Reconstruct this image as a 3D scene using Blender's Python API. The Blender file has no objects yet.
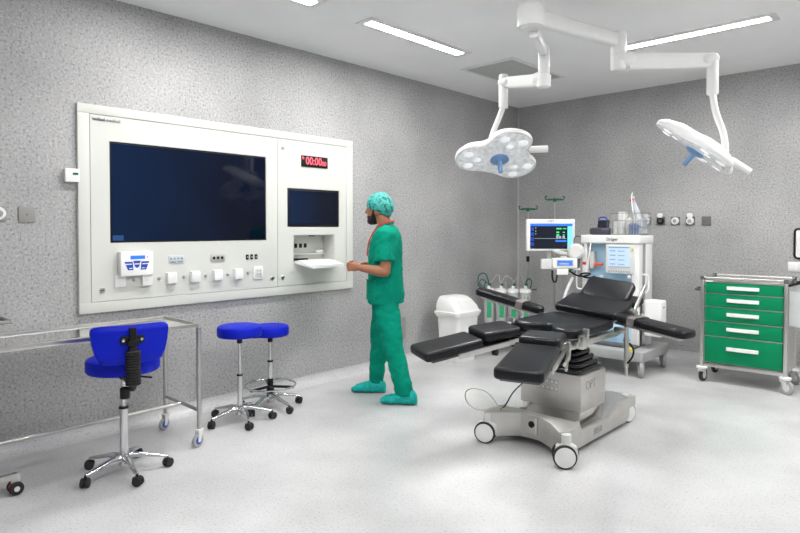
import bpy, bmesh, math, random
from math import sin, cos, pi, radians as rad
from mathutils import Vector as V, Matrix as M, noise
random.seed(4)
S = bpy.context.scene
COL = S.collection
S.view_settings.view_transform = 'Standard'
S.view_settings.look = 'None'

# ------------------------------------------------------------------ materials
def principled(name):
    m = bpy.data.materials.new(name); m.use_nodes = True
    return m, m.node_tree, m.node_tree.nodes['Principled BSDF']
def mat(name, col, rough=.5, metal=0., bump=0., bscale=200., bdist=.002, spec=None, var=.0, vscale=8., emit=None, estr=0., trans=0., ior=1.45, alpha=1., coat=0.):
    m, nt, b = principled(name)
    c = (*col, 1)
    b.inputs['Base Color'].default_value = c
    b.inputs['Roughness'].default_value = rough
    b.inputs['Metallic'].default_value = metal
    b.inputs['IOR'].default_value = ior
    if spec is not None: b.inputs['Specular IOR Level'].default_value = spec
    if trans: b.inputs['Transmission Weight'].default_value = trans
    if alpha < 1: b.inputs['Alpha'].default_value = alpha
    if coat: b.inputs['Coat Weight'].default_value = coat
    if emit:
        b.inputs['Emission Color'].default_value = (*emit, 1); b.inputs['Emission Strength'].default_value = estr
    tc = nt.nodes.new('ShaderNodeTexCoord')
    if var:
        n = nt.nodes.new('ShaderNodeTexNoise'); n.inputs['Scale'].default_value = vscale; n.inputs['Detail'].default_value = 4
        r = nt.nodes.new('ShaderNodeValToRGB')
        r.color_ramp.elements[0].position = .3; r.color_ramp.elements[1].position = .7
        r.color_ramp.elements[0].color = tuple(x*(1-var) for x in col)+(1,)
        r.color_ramp.elements[1].color = tuple(min(1, x*(1+var)) for x in col)+(1,)
        nt.links.new(tc.outputs['Object'], n.inputs['Vector']); nt.links.new(n.outputs['Fac'], r.inputs['Fac'])
        nt.links.new(r.outputs['Color'], b.inputs['Base Color'])
    if bump:
        n2 = nt.nodes.new('ShaderNodeTexNoise'); n2.inputs['Scale'].default_value = bscale
        bp = nt.nodes.new('ShaderNodeBump'); bp.inputs['Strength'].default_value = bump; bp.inputs['Distance'].default_value = bdist
        nt.links.new(tc.outputs['Object'], n2.inputs['Vector']); nt.links.new(n2.outputs['Fac'], bp.inputs['Height'])
        nt.links.new(bp.outputs['Normal'], b.inputs['Normal'])
    return m
def speckle(name, base, dark, light, scale, rough, d0=.36, d1=.46, l0=.56, l1=.66):
    m, nt, b = principled(name)
    tc = nt.nodes.new('ShaderNodeTexCoord')
    n = nt.nodes.new('ShaderNodeTexNoise'); n.inputs['Scale'].default_value = scale; n.inputs['Detail'].default_value = 3.5; n.inputs['Roughness'].default_value = .8
    r = nt.nodes.new('ShaderNodeValToRGB'); e = r.color_ramp.elements
    e[0].position = d0; e[0].color = (*dark, 1); e[1].position = l1; e[1].color = (*light, 1)
    a = e.new(d1); a.color = (*base, 1); a = e.new(l0); a.color = (*base, 1)
    n2 = nt.nodes.new('ShaderNodeTexNoise'); n2.inputs['Scale'].default_value = 1.3; n2.inputs['Detail'].default_value = 3
    mr = nt.nodes.new('ShaderNodeMapRange'); mr.inputs['To Min'].default_value = .93; mr.inputs['To Max'].default_value = .42
    mx = nt.nodes.new('ShaderNodeVectorMath'); mx.operation = 'SCALE'
    nt.links.new(tc.outputs['Object'], n.inputs['Vector']); nt.links.new(tc.outputs['Object'], n2.inputs['Vector'])
    nt.links.new(n.outputs['Fac'], r.inputs['Fac']); nt.links.new(n2.outputs['Fac'], mr.inputs['Value'])
    nt.links.new(r.outputs['Color'], mx.inputs[0]); nt.links.new(mr.outputs['Result'], mx.inputs['Scale'])
    nt.links.new(mx.outputs['Vector'], b.inputs['Base Color'])
    b.inputs['Roughness'].default_value = rough
    return m
def g3(v): return (v, v, v)
K = {}
K['wall'] = speckle('speckled vinyl wall', (.58,.575,.575), (.27,.265,.265), (.78,.775,.775), 60, .5, .37, .45, .55, .63)
K['floor'] = speckle('speckled vinyl floor', (.80,.80,.805), (.46,.46,.47), (.88,.88,.88), 72, .27, .34, .43)
K['ceil'] = mat('ceiling paint', (.88,.88,.88), .7, var=.02, vscale=2)
K['seam'] = mat('weld seam', (.55,.55,.55), .5, var=.05)
K['panel'] = mat('cream white lacquered panel', (.63,.64,.60), .4, var=.015, vscale=3)
K['white'] = mat('white plastic', (.82,.82,.81), .35, var=.02)
K['whitep'] = mat('white painted metal', (.78,.78,.77), .3, var=.02)
K['offw'] = mat('off white plastic', (.68,.68,.66), .4, var=.03)
K['grey'] = mat('grey plastic', (.36,.365,.37), .45, var=.05)
K['dgrey'] = mat('dark grey', (.10,.105,.11), .5, var=.08)
K['black'] = mat('black plastic', (.006,.006,.007), .4, var=.2, spec=.35)
K['rubber'] = mat('black rubber', (.02,.02,.02), .7, var=.2)
K['vinyl'] = mat('black padded vinyl', (.0065,.007,.009), .34, bump=.1, bscale=500, var=.15, spec=.36)
K['bellows'] = mat('black glossy bellows', (.01,.01,.011), .16, var=.1)
K['steel'] = mat('brushed stainless steel', (.58,.57,.55), .28, 1., var=.06, vscale=14)
K['steel2'] = mat('satin steel casing', (.60,.585,.56), .42, .75, var=.05, vscale=10)
K['chrome'] = mat('chrome', (.70,.70,.71), .12, 1., var=.02)
K['blue'] = mat('royal blue upholstery', (.002,.012,.46), .45, var=.05, spec=.22)
K['navy'] = mat('dark navy screen glass', (.0015,.003,.010), .05, emit=(.003,.012,.055), estr=.35, var=.3, vscale=2)
K['navy'].node_tree.nodes['Principled BSDF'].inputs['Specular IOR Level'].default_value = .22
K['green'] = mat('green drawer laminate', (.0,.215,.085), .42, var=.03, spec=.2)
K['dgreen'] = mat('dark green plastic', (.004,.11,.06), .4, var=.05)
K['lgreen'] = mat('green sticker', (.03,.32,.15), .5, var=.2, vscale=60)
K['lblue'] = mat('pale blue plastic', (.40,.62,.80), .4, var=.03)
K['mblue'] = mat('blue lamp handle', (.17,.31,.55), .4, var=.04)
K['red'] = mat('red plastic', (.75,.02,.03), .4, var=.05)
K['orange'] = mat('orange red marker', (.8,.09,.03), .4, var=.05)
K['yellow'] = mat('yellow plastic', (.65,.55,.05), .4, var=.05)
K['scrub'] = mat('green scrub cotton', (.0,.255,.165), .85, bump=.8, bscale=13, bdist=.02, var=.10, vscale=7, spec=.15)
K['cover'] = mat('turquoise non woven fabric', (.01,.40,.36), .6, bump=.9, bscale=30, bdist=.012, var=.2, vscale=26, spec=.25)
K['skin'] = mat('tanned skin', (.36,.155,.085), .55, var=.07, vscale=30)
K['hair'] = mat('black beard hair', (.012,.009,.008), .7, bump=.8, bscale=260, var=.4, vscale=120)
K['eye'] = mat('eye', (.5,.48,.46), .2, var=.02)
K['clear'] = mat('clear acrylic', (.80,.85,.87), .08, alpha=.10, var=.01)
K['cloud'] = mat('frosted clear plastic', (.70,.72,.72), .15, alpha=.55, var=.03)
K['lens'] = mat('lamp lens', (.74,.75,.75), .12, var=.22, vscale=26, coat=.5, emit=(.9,.95,1), estr=.16)
K['led'] = mat('lit lamp cell', (.9,.92,.95), .2, emit=(1,1,1), estr=.38, var=.02)
K['glow'] = mat('ceiling light diffuser', (.9,.9,.9), .4, emit=(1,.99,.97), estr=112., var=.01)
K['statblue'] = mat('dim display blue', (.004,.02,.07), .3, emit=(.012,.06,.18), estr=.8, var=.05)
_nt = K['navy'].node_tree; _b = _nt.nodes['Principled BSDF']; _tc = _nt.nodes.new('ShaderNodeTexCoord'); _sx = _nt.nodes.new('ShaderNodeSeparateXYZ'); _r = _nt.nodes.new('ShaderNodeValToRGB')
_r.color_ramp.elements[0].color = (.003,.028,.10,1); _r.color_ramp.elements[1].color = (.001,.003,.012,1); _r.color_ramp.elements[0].position = .05; _r.color_ramp.elements[1].position = .75
_nt.links.new(_tc.outputs['Generated'], _sx.inputs[0]); _nt.links.new(_sx.outputs['Y'], _r.inputs['Fac']); _nt.links.new(_r.outputs['Color'], _b.inputs['Emission Color']); _b.inputs['Emission Strength'].default_value = .42
_b.inputs['Specular IOR Level'].default_value = .3
K['plate'] = mat('dull steel plate', (.30,.29,.28), .45, .2, var=.05)
K['platedark'] = mat('dark grey plate', (.14,.14,.14), .5, var=.05)
K['topsteel'] = mat('polished steel sheet', (.72,.72,.71), .06, 1., var=.03)
K['uiink'] = mat('display text blue', (.1,.2,.3), .3, emit=(.2,.35,.55), estr=.5, var=.02)
K['uiblue'] = mat('display blue', (.02,.10,.4), .3, emit=(.03,.19,.85), estr=.8, var=.05)
K['uicyan'] = mat('display cyan', (.1,.5,.7), .3, emit=(.25,.72,.95), estr=.75, var=.05)
K['uiwhite'] = mat('display white', (.25,.32,.4), .3, emit=(.62,.78,.95), estr=.62, var=.02)
K['uigreen'] = mat('display green', (.02,.4,.1), .3, emit=(.1,.75,.25), estr=.8, var=.05)
K['uidark'] = mat('display dark', (.004,.006,.012), .2, emit=(.01,.015,.03), estr=.5, var=.2)
K['uigrey'] = mat('display grey', (.25,.3,.36), .3, emit=(.35,.42,.5), estr=.5, var=.05)
K['ledred'] = mat('red clock digits', (.5,.05,.08), .4, emit=(1,.11,.15), estr=1.3, var=.02)
K['ink'] = mat('grey printed ink', (.10,.10,.11), .6, var=.05)
K['etch'] = mat('etched grey lettering', (.27,.26,.25), .5, var=.05)
K['btnblue'] = mat('blue keypad', (.01,.06,.42), .4, var=.05)
K['tube'] = mat('green rubber tube', (.01,.09,.07), .4, var=.1)
K['tubew'] = mat('pale clear tube', (.62,.55,.56), .3, alpha=.7, var=.1)
K['cableY'] = mat('pale yellow cable', (.50,.48,.36), .5, var=.05)
K['purple'] = mat('dark violet plastic', (.055,.05,.075), .35, var=.2)
K['bag'] = mat('crumpled plastic wrap', (.70,.74,.80), .15, alpha=.6, bump=1., bscale=40, var=.15, vscale=30)
K['bluepack'] = mat('blue sterile pack', (.05,.10,.28), .5, bump=.6, bscale=50, var=.3, vscale=20)
K['strapgrey'] = mat('grey brown strap', (.16,.145,.14), .6, var=.1)
K['lanyard'] = mat('red lanyard ribbon', (.70,.03,.03), .6, var=.3, vscale=60)

# ------------------------------------------------------------------ mesh builder
def rrect(w, d, r, n=5, cx=0, cy=0):
    r = min(r, w/2-1e-4, d/2-1e-4); P = []
    for sx, sy, a0 in ((1,1,0),(-1,1,pi/2),(-1,-1,pi),(1,-1,1.5*pi)):
        for i in range(n+1):
            a = a0+i*pi/2/n
            P.append((cx+sx*(w/2-r)+r*cos(a), cy+sy*(d/2-r)+r*sin(a)))
    return P
def chaikin(P, it=2):
    for _ in range(it):
        Q = []
        for i in range(len(P)):
            a, b = V(P[i]), V(P[(i+1) % len(P)])
            Q += [a*.75+b*.25, a*.25+b*.75]
        P = Q
    return [tuple(p) for p in P]
def smoothline(P, it=2):
    P = [V(p) for p in P]
    for _ in range(it):
        Q = [P[0]]
        for a, b in zip(P[:-1], P[1:]): Q += [a*.75+b*.25, a*.25+b*.75]
        Q.append(P[-1]); P = Q
    return P
def frame(z, x=None):
    z = V(z).normalized()
    x = V(x) if x is not None else (V((0,0,1)) if abs(z.z) < .9 else V((1,0,0)))
    x = (x-z*x.dot(z)).normalized(); y = z.cross(x)
    return M((x, y, z)).transposed()
def TR(loc=(0,0,0), rot=None):
    m = M.Translation(V(loc))
    if rot is not None: m = m @ rot.to_4x4()
    return m
def RX(a): return M.Rotation(rad(a), 4, 'X')
def RY(a): return M.Rotation(rad(a), 4, 'Y')
def RZ(a): return M.Rotation(rad(a), 4, 'Z')
class MB:
    def __init__(s): s.bm = bmesh.new(); s.k = 0
    def slot(s, k): s.k = k; return s
    def _merge(s, b, m=None):
        if m is not None: b.transform(m)
        vs = [s.bm.verts.new(v.co) for v in b.verts]
        for i, v in enumerate(b.verts): v.index = i
        for f in b.faces:
            try:
                n = s.bm.faces.new([vs[v.index] for v in f.verts]); n.material_index = s.k; n.smooth = True
            except ValueError: pass
        b.free(); return s
    def box(s, c, d, bev=0., seg=2, m=None):
        b = bmesh.new(); bmesh.ops.create_cube(b, size=1)
        for v in b.verts: v.co = V((v.co.x*d[0], v.co.y*d[1], v.co.z*d[2]))
        if bev: bmesh.ops.bevel(b, geom=b.edges[:], offset=min(bev, min(d)*.48), segments=seg, affect='EDGES', profile=.6)
        t = M.Translation(V(c))
        return s._merge(b, (m @ t) if m is not None else t)
    def bx(s, x0, x1, y0, y1, z0, z1, bev=0., seg=2, m=None):
        return s.box(((x0+x1)/2, (y0+y1)/2, (z0+z1)/2), (abs(x1-x0), abs(y1-y0), abs(z1-z0)), bev, seg, m)
    def prism(s, P, z0, z1, bev=0., seg=2, m=None, bot=True):
        b = bmesh.new()
        lo = [b.verts.new((p[0], p[1], z0)) for p in P]; hi = [b.verts.new((p[0], p[1], z1)) for p in P]
        n = len(P)
        b.faces.new(lo[::-1]); b.faces.new(hi)
        for i in range(n): b.faces.new((lo[i], lo[(i+1) % n], hi[(i+1) % n], hi[i]))
        bmesh.ops.recalc_face_normals(b, faces=b.faces[:])
        if bev:
            es = [e for e in b.edges if (abs(e.verts[0].co.z-z1) < 1e-6 and abs(e.verts[1].co.z-z1) < 1e-6) or (bot and abs(e.verts[0].co.z-z0) < 1e-6 and abs(e.verts[1].co.z-z0) < 1e-6)]
            bmesh.ops.bevel(b, geom=es, offset=bev, segments=seg, affect='EDGES', profile=.5)
        return s._merge(b, m)
    def loft(s, rings, cap=True, m=None, closed=False):
        b = bmesh.new(); R = [[b.verts.new(V(p)) for p in r] for r in rings]; n = len(R[0])
        pairs = list(zip(R[:-1], R[1:])) + ([(R[-1], R[0])] if closed else [])
        for a, c in pairs:
            for i in range(n): b.faces.new((a[i], a[(i+1) % n], c[(i+1) % n], c[i]))
        if cap and not closed: b.faces.new(R[0][::-1]); b.faces.new(R[-1])
        bmesh.ops.recalc_face_normals(b, faces=b.faces[:])
        return s._merge(b, m)
    def tube(s, P, r, n=8, m=None, cap=True, closed=False, round_=False):
        P = [V(p) for p in P]; N = len(P)
        rr = r if isinstance(r, (list, tuple)) else [r]*N
        up = None; rings = []
        for i in range(N):
            if closed: t = P[(i+1) % N]-P[i-1]
            else: t = P[min(i+1, N-1)]-P[max(i-1, 0)]
            t = t.normalized()
            if up is None: up = V((0,0,1)) if abs(t.z) < .9 else V((1,0,0))
            x = (up-t*up.dot(t)).normalized(); y = t.cross(x); up = x
            rings.append([P[i]+(x*cos(a)+y*sin(a))*rr[i] for a in [2*pi*j/n for j in range(n)]])
        if round_:
            t0 = (P[1]-P[0]).normalized(); t1 = (P[-1]-P[-2]).normalized()
            def shr(rg, c, t, r0, k): return [c+(p-c)*cos(k)+t*(r0*sin(k)) for p in rg]
            pre = [shr(rings[0], P[0], -t0, rr[0], k) for k in (1.35, .95, .5)]
            post = [shr(rings[-1], P[-1], t1, rr[-1], k) for k in (.5, .95, 1.35)]
            rings = pre+rings+post
        return s.loft(rings, cap, m, closed)
    def cyl(s, a, b, r, r2=None, n=20, m=None):
        return s.tube([a, b], [r, r if r2 is None else r2], n, m)
    def lathe(s, prof, c=(0,0,0), n=28, m=None, cap=True):
        c = V(c)
        return s.loft([[c+V((r*cos(2*pi*j/n), r*sin(2*pi*j/n), z)) for j in range(n)] for r, z in prof], cap, m)
    def ell(s, c, r, m=None, n=20):
        b = bmesh.new(); bmesh.ops.create_uvsphere(b, u_segments=n, v_segments=max(8, n//2+2), radius=1)
        for v in b.verts: v.co = V((v.co.x*r[0], v.co.y*r[1], v.co.z*r[2]))
        t = M.Translation(V(c))
        return s._merge(b, (t if m is None else t @ m))
    def torus(s, c, R, r, n=32, k=8, m=None):
        P = [V((R*cos(2*pi*i/n), R*sin(2*pi*i/n), 0))+V(c) for i in range(n)]
        return s.tube(P, r, k, m, closed=True)
    def quad(s, pts):
        f = s.bm.faces.new([s.bm.verts.new(V(p)) for p in pts]); f.material_index = s.k; return s
    def build(s, name, mats, parent=None, ang=38, remesh=0., smooth_it=0, recalc=False):
        me = bpy.data.meshes.new(name)
        s.bm.to_mesh(me); s.bm.free()
        for m in (mats if isinstance(mats, (list, tuple)) else [mats]): me.materials.append(K[m])
        o = bpy.data.objects.new(name, me); COL.objects.link(o)
        if remesh:
            r = o.modifiers.new('r', 'REMESH'); r.mode = 'VOXEL'; r.voxel_size = remesh
            if smooth_it:
                sm = o.modifiers.new('s', 'SMOOTH'); sm.iterations = smooth_it; sm.factor = .5
            dg = bpy.context.evaluated_depsgraph_get()
            me2 = bpy.data.meshes.new_from_object(o.evaluated_get(dg)); o.modifiers.clear(); o.data = me2; me = me2
            for p in me.polygons: p.use_smooth = True
        else:
            me.set_sharp_from_angle(angle=rad(ang))
        if parent is not None: o.parent = parent
        return o
def tag(o, label, cat, group=None):
    o['label'] = label; o['category'] = cat
    if group: o['group'] = group
    return o
def thing(name, label, cat, loc=(0,0,0), rz=0., group=None, par=None):
    o = bpy.data.objects.new(name, None); COL.objects.link(o); o.empty_display_size = .1
    o.location = loc; o.rotation_euler = (0, 0, rad(rz)); return tag(o, label, cat, group)
def struct(o): o['kind'] = 'structure'; return o
def text(body, size, m, material, parent, ext=.0006, align='CENTER', name='lettering', bold=0.):
    c = bpy.data.curves.new('t', 'FONT'); c.body = body; c.size = size; c.extrude = ext; c.align_x = align; c.align_y = 'CENTER'; c.offset = bold; c.resolution_u = 3
    t = bpy.data.objects.new('t', c); COL.objects.link(t)
    dg = bpy.context.evaluated_depsgraph_get()
    me = bpy.data.meshes.new_from_object(t.evaluated_get(dg)); bpy.data.objects.remove(t)
    me.transform(m); me.materials.clear(); me.materials.append(K[material])
    o = bpy.data.objects.new(name, me); COL.objects.link(o); o.parent = parent; return o
def copytree(o, parent=None):
    c = o.copy(); COL.objects.link(c)
    if parent is not None: c.parent = parent
    for ch in [x for x in COL.objects if x.parent == o]: copytree(ch, c)
    return c
# text facing +X (on left wall): local x -> +Y, local y -> +Z
FX = M(((0,0,1,0),(1,0,0,0),(0,1,0,0),(0,0,0,1)))
# text facing -Y (on back wall things): local x -> +X, y -> +Z
FNY = M(((1,0,0,0),(0,0,-1,0),(0,1,0,0),(0,0,0,1)))

# ------------------------------------------------------------------ camera
Fh = V((-.6862,.7274,0)); Rt = V((.7274,.6862,0)); tl = rad(1.2)
Fw = Fh*cos(tl)-V((0,0,1))*sin(tl); Up = V((0,0,1))*cos(tl)+Fh*sin(tl)
cd = bpy.data.cameras.new('camera'); cam = bpy.data.objects.new('camera', cd); COL.objects.link(cam)
cam.matrix_world = TR((4.41,-7.0,1.45), M((Rt, Up, -Fw)).transposed())
cd.sensor_width = 36; cd.lens = 27.0; cd.shift_y = -.0324; cd.clip_start = .05
S.camera = cam
H = 3.065

# ------------------------------------------------------------------ room
o = MB().bx(-.2, 6.5, -9.5, .2, -.05, 0).build('floor', 'floor'); struct(o)
o = MB().bx(-.2, 6.5, -9.5, .2, H, H+.05).build('ceiling', 'ceil'); struct(o)
NY0, NY1, NZ0, NZ1 = -3.73, -3.25, 1.135, 1.388       # niche opening in the panel
w = MB()
QY0, QY1 = NY0-.015, NY1-.015
w.bx(-.2, 0, -9.5, QY0, 0, H).bx(-.2, 0, QY1, .2, 0, H).bx(-.2, 0, QY0, QY1, 0, NZ0).bx(-.2, 0, QY0, QY1, NZ1, H)
struct(w.build('wall_left', 'wall'))
struct(MB().bx(0, 6.5, 0, .2, 0, H).build('wall_back', 'wall'))
def cove(n=6, r=.09):
    return [(0,0)]+[(r-r*sin(pi/2*i/n), r-r*cos(pi/2*i/n)) for i in range(n+1)][::-1]
cv = [(0.0,0.0)]+[(r_, z_) for r_, z_ in [(.085-.085*sin(a), .085-.085*cos(a)) for a in [pi/2*i/8 for i in range(9)]]]
b = MB(); b.loft([[(x+.0005, y, z+.0005) for x, z in cv] for y in (-9.5, 0)]); struct(b.build('baseboard_left', 'floor', ang=60))
b = MB(); b.loft([[(x, -y-.0005, z+.0005) for y, z in cv] for x in (0, 6.5)]); struct(b.build('baseboard_back', 'floor', ang=60))
struct(MB().bx(.001, .018, -.018, -.001, .085, H-.001, .004).build('trim_1', 'seam'))

# ceiling lights
def ceiling_light(cx, cy, L, along, label, W=.19):
    rz = 90 if along == 'y' else 0
    t = thing('ceiling_light', label, 'ceiling light', (cx, cy, H), rz, 'recessed ceiling strip lights')
    f = MB(); z0 = -.012
    f.bx(-L/2, L/2, W/2-.05, W/2, z0, 0, .002).bx(-L/2, L/2, -W/2, -W/2+.05, z0, 0, .002)
    f.bx(-L/2, -L/2+.05, -W/2+.05, W/2-.05, z0, 0).bx(L/2-.05, L/2, -W/2+.05, W/2-.05, z0, 0)
    f.build('frame', 'whitep', t)
    MB().bx(-L/2+.05, L/2-.05, -W/2+.05, W/2-.05, -.009, -.002).build('diffuser', 'glow', t)
    for x in (-L*.3, L*.3):
        for y in (-W/2+.02, W/2-.02): MB().cyl((x, y, -.014), (x, y, -.011), .006, n=8).build('screw', 'grey', t)
ceiling_light(.99, -3.15, 1.27, 'y', 'recessed ceiling strip light nearest the square ceiling panel, above the person')
ceiling_light(.99, -4.86, 1.27, 'y', 'recessed ceiling strip light cut off by the top edge of the photo')
ceiling_light(2.71, -1.69, 1.27, 'x', 'recessed ceiling strip light behind the right surgical lamp arm')
ceiling_light(4.45, -1.69, 1.27, 'x', 'unseen recessed strip light added to brighten the back wall')  # added out of view to put more light on the back wall
for x, y in ((3.2,-4.9),(3.2,-6.6),(5.0,-3.6),(5.0,-1.9)):  # unseen extra strips, added as fill light for the room
    ceiling_light(x, y, 1.27, 'y', 'unseen recessed strip light added as ceiling fill')
t = thing('ceiling_vent', 'square grey ceiling access panel with a pale frame', 'ceiling panel', (.965,-1.61,H))
f = MB(); a, b_, k = .315, .51, .035
f.bx(-a, a, b_-k, b_, -.012, 0, .003).bx(-a, a, -b_, -b_+k, -.012, 0, .003).bx(-a, -a+k, -b_+k, b_-k, -.012, 0, .003).bx(a-k, a, -b_+k, b_-k, -.012, 0, .003)
f.build('frame', 'whitep', t)
MB().bx(-a+k, a-k, -b_+k, b_-k, -.007, -.001).build('panel', mat and 'offw', t)
K['ventgrey'] = mat('grey vent filter', (.46,.47,.455), .8, var=.04)
[c for c in COL.objects if c.parent == t and c.name.startswith('panel')][0].data.materials[0] = K['ventgrey']

# ------------------------------------------------------------------ integrated wall panel
t = thing('wall_control_panel', 'large cream white built-in control panel holding the wide screen on the left wall', 'wall panel', (0,-4.285,0))
oy = 4.27
def Y(y): return y+oy
p = MB()   # outer frame around the inner plates
y0, y1, z0, z1 = Y(-5.52), Y(-3.015), .860, 2.30
i0, i1, j0, j1 = Y(-5.443), Y(-3.10), .934, 2.237
p.bx(0, .03, y0, y1, z1-(z1-j1), z1, .004).bx(0, .03, y0, y1, z0, j0, .004).bx(0, .03, y0, i0, j0, j1, .004).bx(0, .03, i1, y1, j0, j1, .004)
p.build('frame', 'panel', t)
ym = Y(-3.90)
def plate_with_hole(bm, ya, yb, za, zb, hy0, hy1, hz0, hz1, x0=.002, x1=.027):
    bm.bx(x0, x1, ya, hy0, za, zb).bx(x0, x1, hy1, yb, za, zb).bx(x0, x1, hy0, hy1, za, hz0).bx(x0, x1, hy0, hy1, hz1, zb)
p = MB(); plate_with_hole(p, i0+.004, ym-.002, j0+.004, j1-.004, Y(-5.312), Y(-4.015), 1.345, 2.061); p.build('inner_plate', 'panel', t)
p = MB(); g = .003
ya, yb = ym+.002, i1-.004
plate_with_hole(p, ya, yb, j0+.004, NZ1+.03, Y(NY0), Y(NY1), NZ0, NZ1)
p.bx(.002, .027, ya, Y(-3.795), NZ1+.03, j1-.004).bx(.002, .027, Y(-3.19), yb, NZ1+.03, j1-.004).bx(.002, .027, Y(-3.795), Y(-3.19), NZ1+.03, 1.459).bx(.002, .027, Y(-3.795), Y(-3.19), 1.807, j1-.004)
p.build('inner_plate', 'panel', t)
p = MB()
X0 = -.13; a0, a1 = Y(NY0)+.002, Y(NY1)-.002
p.bx(X0, X0+.004, a0, a1, NZ0, NZ1).bx(X0, .02, a0, a0+.004, NZ0, NZ1).bx(X0, .02, a1-.004, a1, NZ0, NZ1).bx(X0, .02, a0, a1, NZ0, NZ0+.004).bx(X0, .02, a0, a1, NZ1-.006, NZ1-.002)
nb = p.build('niche', 'panel', t)
for k in range(3):
    MB().bx(X0+.004, X0+.010, a0+.12+k*.055, a0+.15+k*.055, 1.265, 1.305, .002).build('port', 'black', nb)
MB().bx(X0+.004, X0+.04, a0+.02, a1-.02, 1.20, 1.215, .003).build('inner_shelf', 'white', nb)
MB().bx(-.01, .012, Y(-3.50)-.03, Y(-3.50)+.03, NZ1-.014, NZ1-.004, .002).build('catch', 'black', nb)
# folded-down keyboard flap
fl = MB()
def fpt(x, y, dz): return (x, y, 1.148-.148*(x-.02)+dz)
fl.bx(-.10, .02, a0+.006, a1-.006, 1.139, 1.148)
fl.loft([[fpt(x, ya_, 0), fpt(x, yb_, 0), fpt(x, yb_, -.014), fpt(x, ya_, -.014)] for x, ya_, yb_ in ((.02,a0+.006,a1-.006),(.20,a0+.010,a1-.05),(.262,a0+.014,a1-.085),(.275,a0+.03,a1-.11))])
fl.loft([[fpt(.268, a0+.02, .016), fpt(.276, a0+.02, .016), fpt(.276, a0+.02, -.012), fpt(.268, a0+.02, -.012)], [fpt(.268, a1-.10, .016), fpt(.276, a1-.10, .016), fpt(.276, a1-.10, -.012), fpt(.268, a1-.10, -.012)]])
flap = fl.build('flap', 'white', t)
MB().bx(.0, .02, a0+.003, a0+.012, 1.13, 1.175, .002).build('hinge', 'black', flap)
text('tedisel', .032, M.Translation((.0308, Y(-5.425), 2.203)) @ FX, 'ink', t, align='LEFT', bold=.0008)
text('medical', .032, M.Translation((.0308, Y(-5.334), 2.203)) @ FX, 'ink', t, align='LEFT')
for y, z in ((-5.369,1.014),(-3.957,1.015),(-3.847,1.013),(-3.841,2.153)):
    l = MB().lathe([(.019,0),(.019,.004),(.016,.007),(.004,.008)], m=TR((.027, Y(y), z)) @ RY(90), n=18).build('lock', 'steel', t)
    MB().bx(.034, .0365, Y(y)-.010, Y(y)+.010, z-.0025, z+.0025).build('slot', 'black', l)
for y in (-5.150,-4.965,-4.768,-4.584,-4.389,-4.202):
    l = MB().lathe([(.014,0),(.014,.003),(.009,.004),(.007,.014),(.003,.015)], m=TR((.027, Y(y), 1.073)) @ RY(90), n=16).build('grounding_stud', 'steel', t)
# things set into the panel
t = thing('display_screen', 'very wide dark blue screen filling the left half of the wall panel', 'screen', (.0,-4.6785,1.703))
MB().bx(.004, .020, -.6465, .6465, -.356, .356, .002).build('bezel', 'black', t)
MB().bx(.0195, .0225, -.636, .636, -.345, .345).build('glass', 'navy', t)
MB().bx(.0226, .0230, -.63, -.555, -.343, -.305).build('status_tile', 'statblue', t)
t = thing('computer_monitor', 'small dark screen set into the wall panel above the folded-down flap', 'screen', (.0,-3.5075,1.633))
MB().bx(.004, .024, -.299, .299, -.171, .171, .002).build('bezel', 'black', t)
MB().bx(.0235, .0255, -.282, .282, -.152, .152).build('glass', 'navy', t)
t = thing('digital_clock', 'black digital clock with red zero digits in the wall panel', 'clock', (.027,-3.505,2.058))
MB().bx(0, .008, -.153, .153, -.051, .051, .002).build('housing', 'black', t)
text('00:00', .098, M.Translation((.009, -.012, .002)) @ FX @ M.Diagonal((.87,1,1,1)), 'ledred', t, bold=.0015)
text('00', .058, M.Translation((.009, .108, -.012)) @ FX @ M.Diagonal((.9,1,1,1)), 'ledred', t, bold=.001)
text('h', .04, M.Translation((.009, -.134, .028)) @ FX, 'ledred', t, bold=.001)
t = thing('alarm_panel', 'white alarm box with blue keypad on the wall panel under the wide screen', 'alarm box', (.027,-5.163,1.195))
MB().prism(rrect(.235,.175,.012), 0, .06, .006, m=M(((0,0,1,0),(1,0,0,0),(0,1,0,0),(0,0,0,1)))).build('housing', 'white', t)
MB().bx(.06, .062, -.05, .055, .032, .058, .001).build('display', 'uiblue', t)
kp = MB()
for P in ([(-.092,.015),(-.035,.015),(-.03,-.045),(-.068,-.045)],[(-.03,.02),(.022,.02),(.012,-.02),(-.004,-.032),(-.02,-.02)],[(.028,.015),(.085,.015),(.06,-.045),(.022,-.045)]):
    kp.prism(P, .0601, .062, m=M(((0,0,1,0),(1,0,0,0),(0,1,0,0),(0,0,0,1))))
kp.build('keypad', 'btnblue', t)
kw = MB()
for a, b_ in ((-.085,-.04),(-.022,.014),(.034,.078)): kw.bx(.062, .0625, a, b_, -.006, .001)
for a, b_ in ((-.06,-.036),(.03,.054)): kw.bx(.062, .0625, a, b_, -.035, -.030)
kw.build('key_legend', 'white', t)
MB().lathe([(.005,0),(.004,.003)], m=TR((.06,.072,.045)) @ RY(90), n=10).build('indicator', 'red', t)
ordn = ['leftmost white socket cover in the row under the wide screen, flat lid',
        'white square socket cover tucked under the right edge of the alarm box',
        'third white socket cover from the left, under the pale four-button plate',
        'fourth white socket cover from the left in the row under the wide screen',
        'white socket cover right below the grey three-hole plate',
        'white socket cover second from the right end of the socket row']
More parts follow.
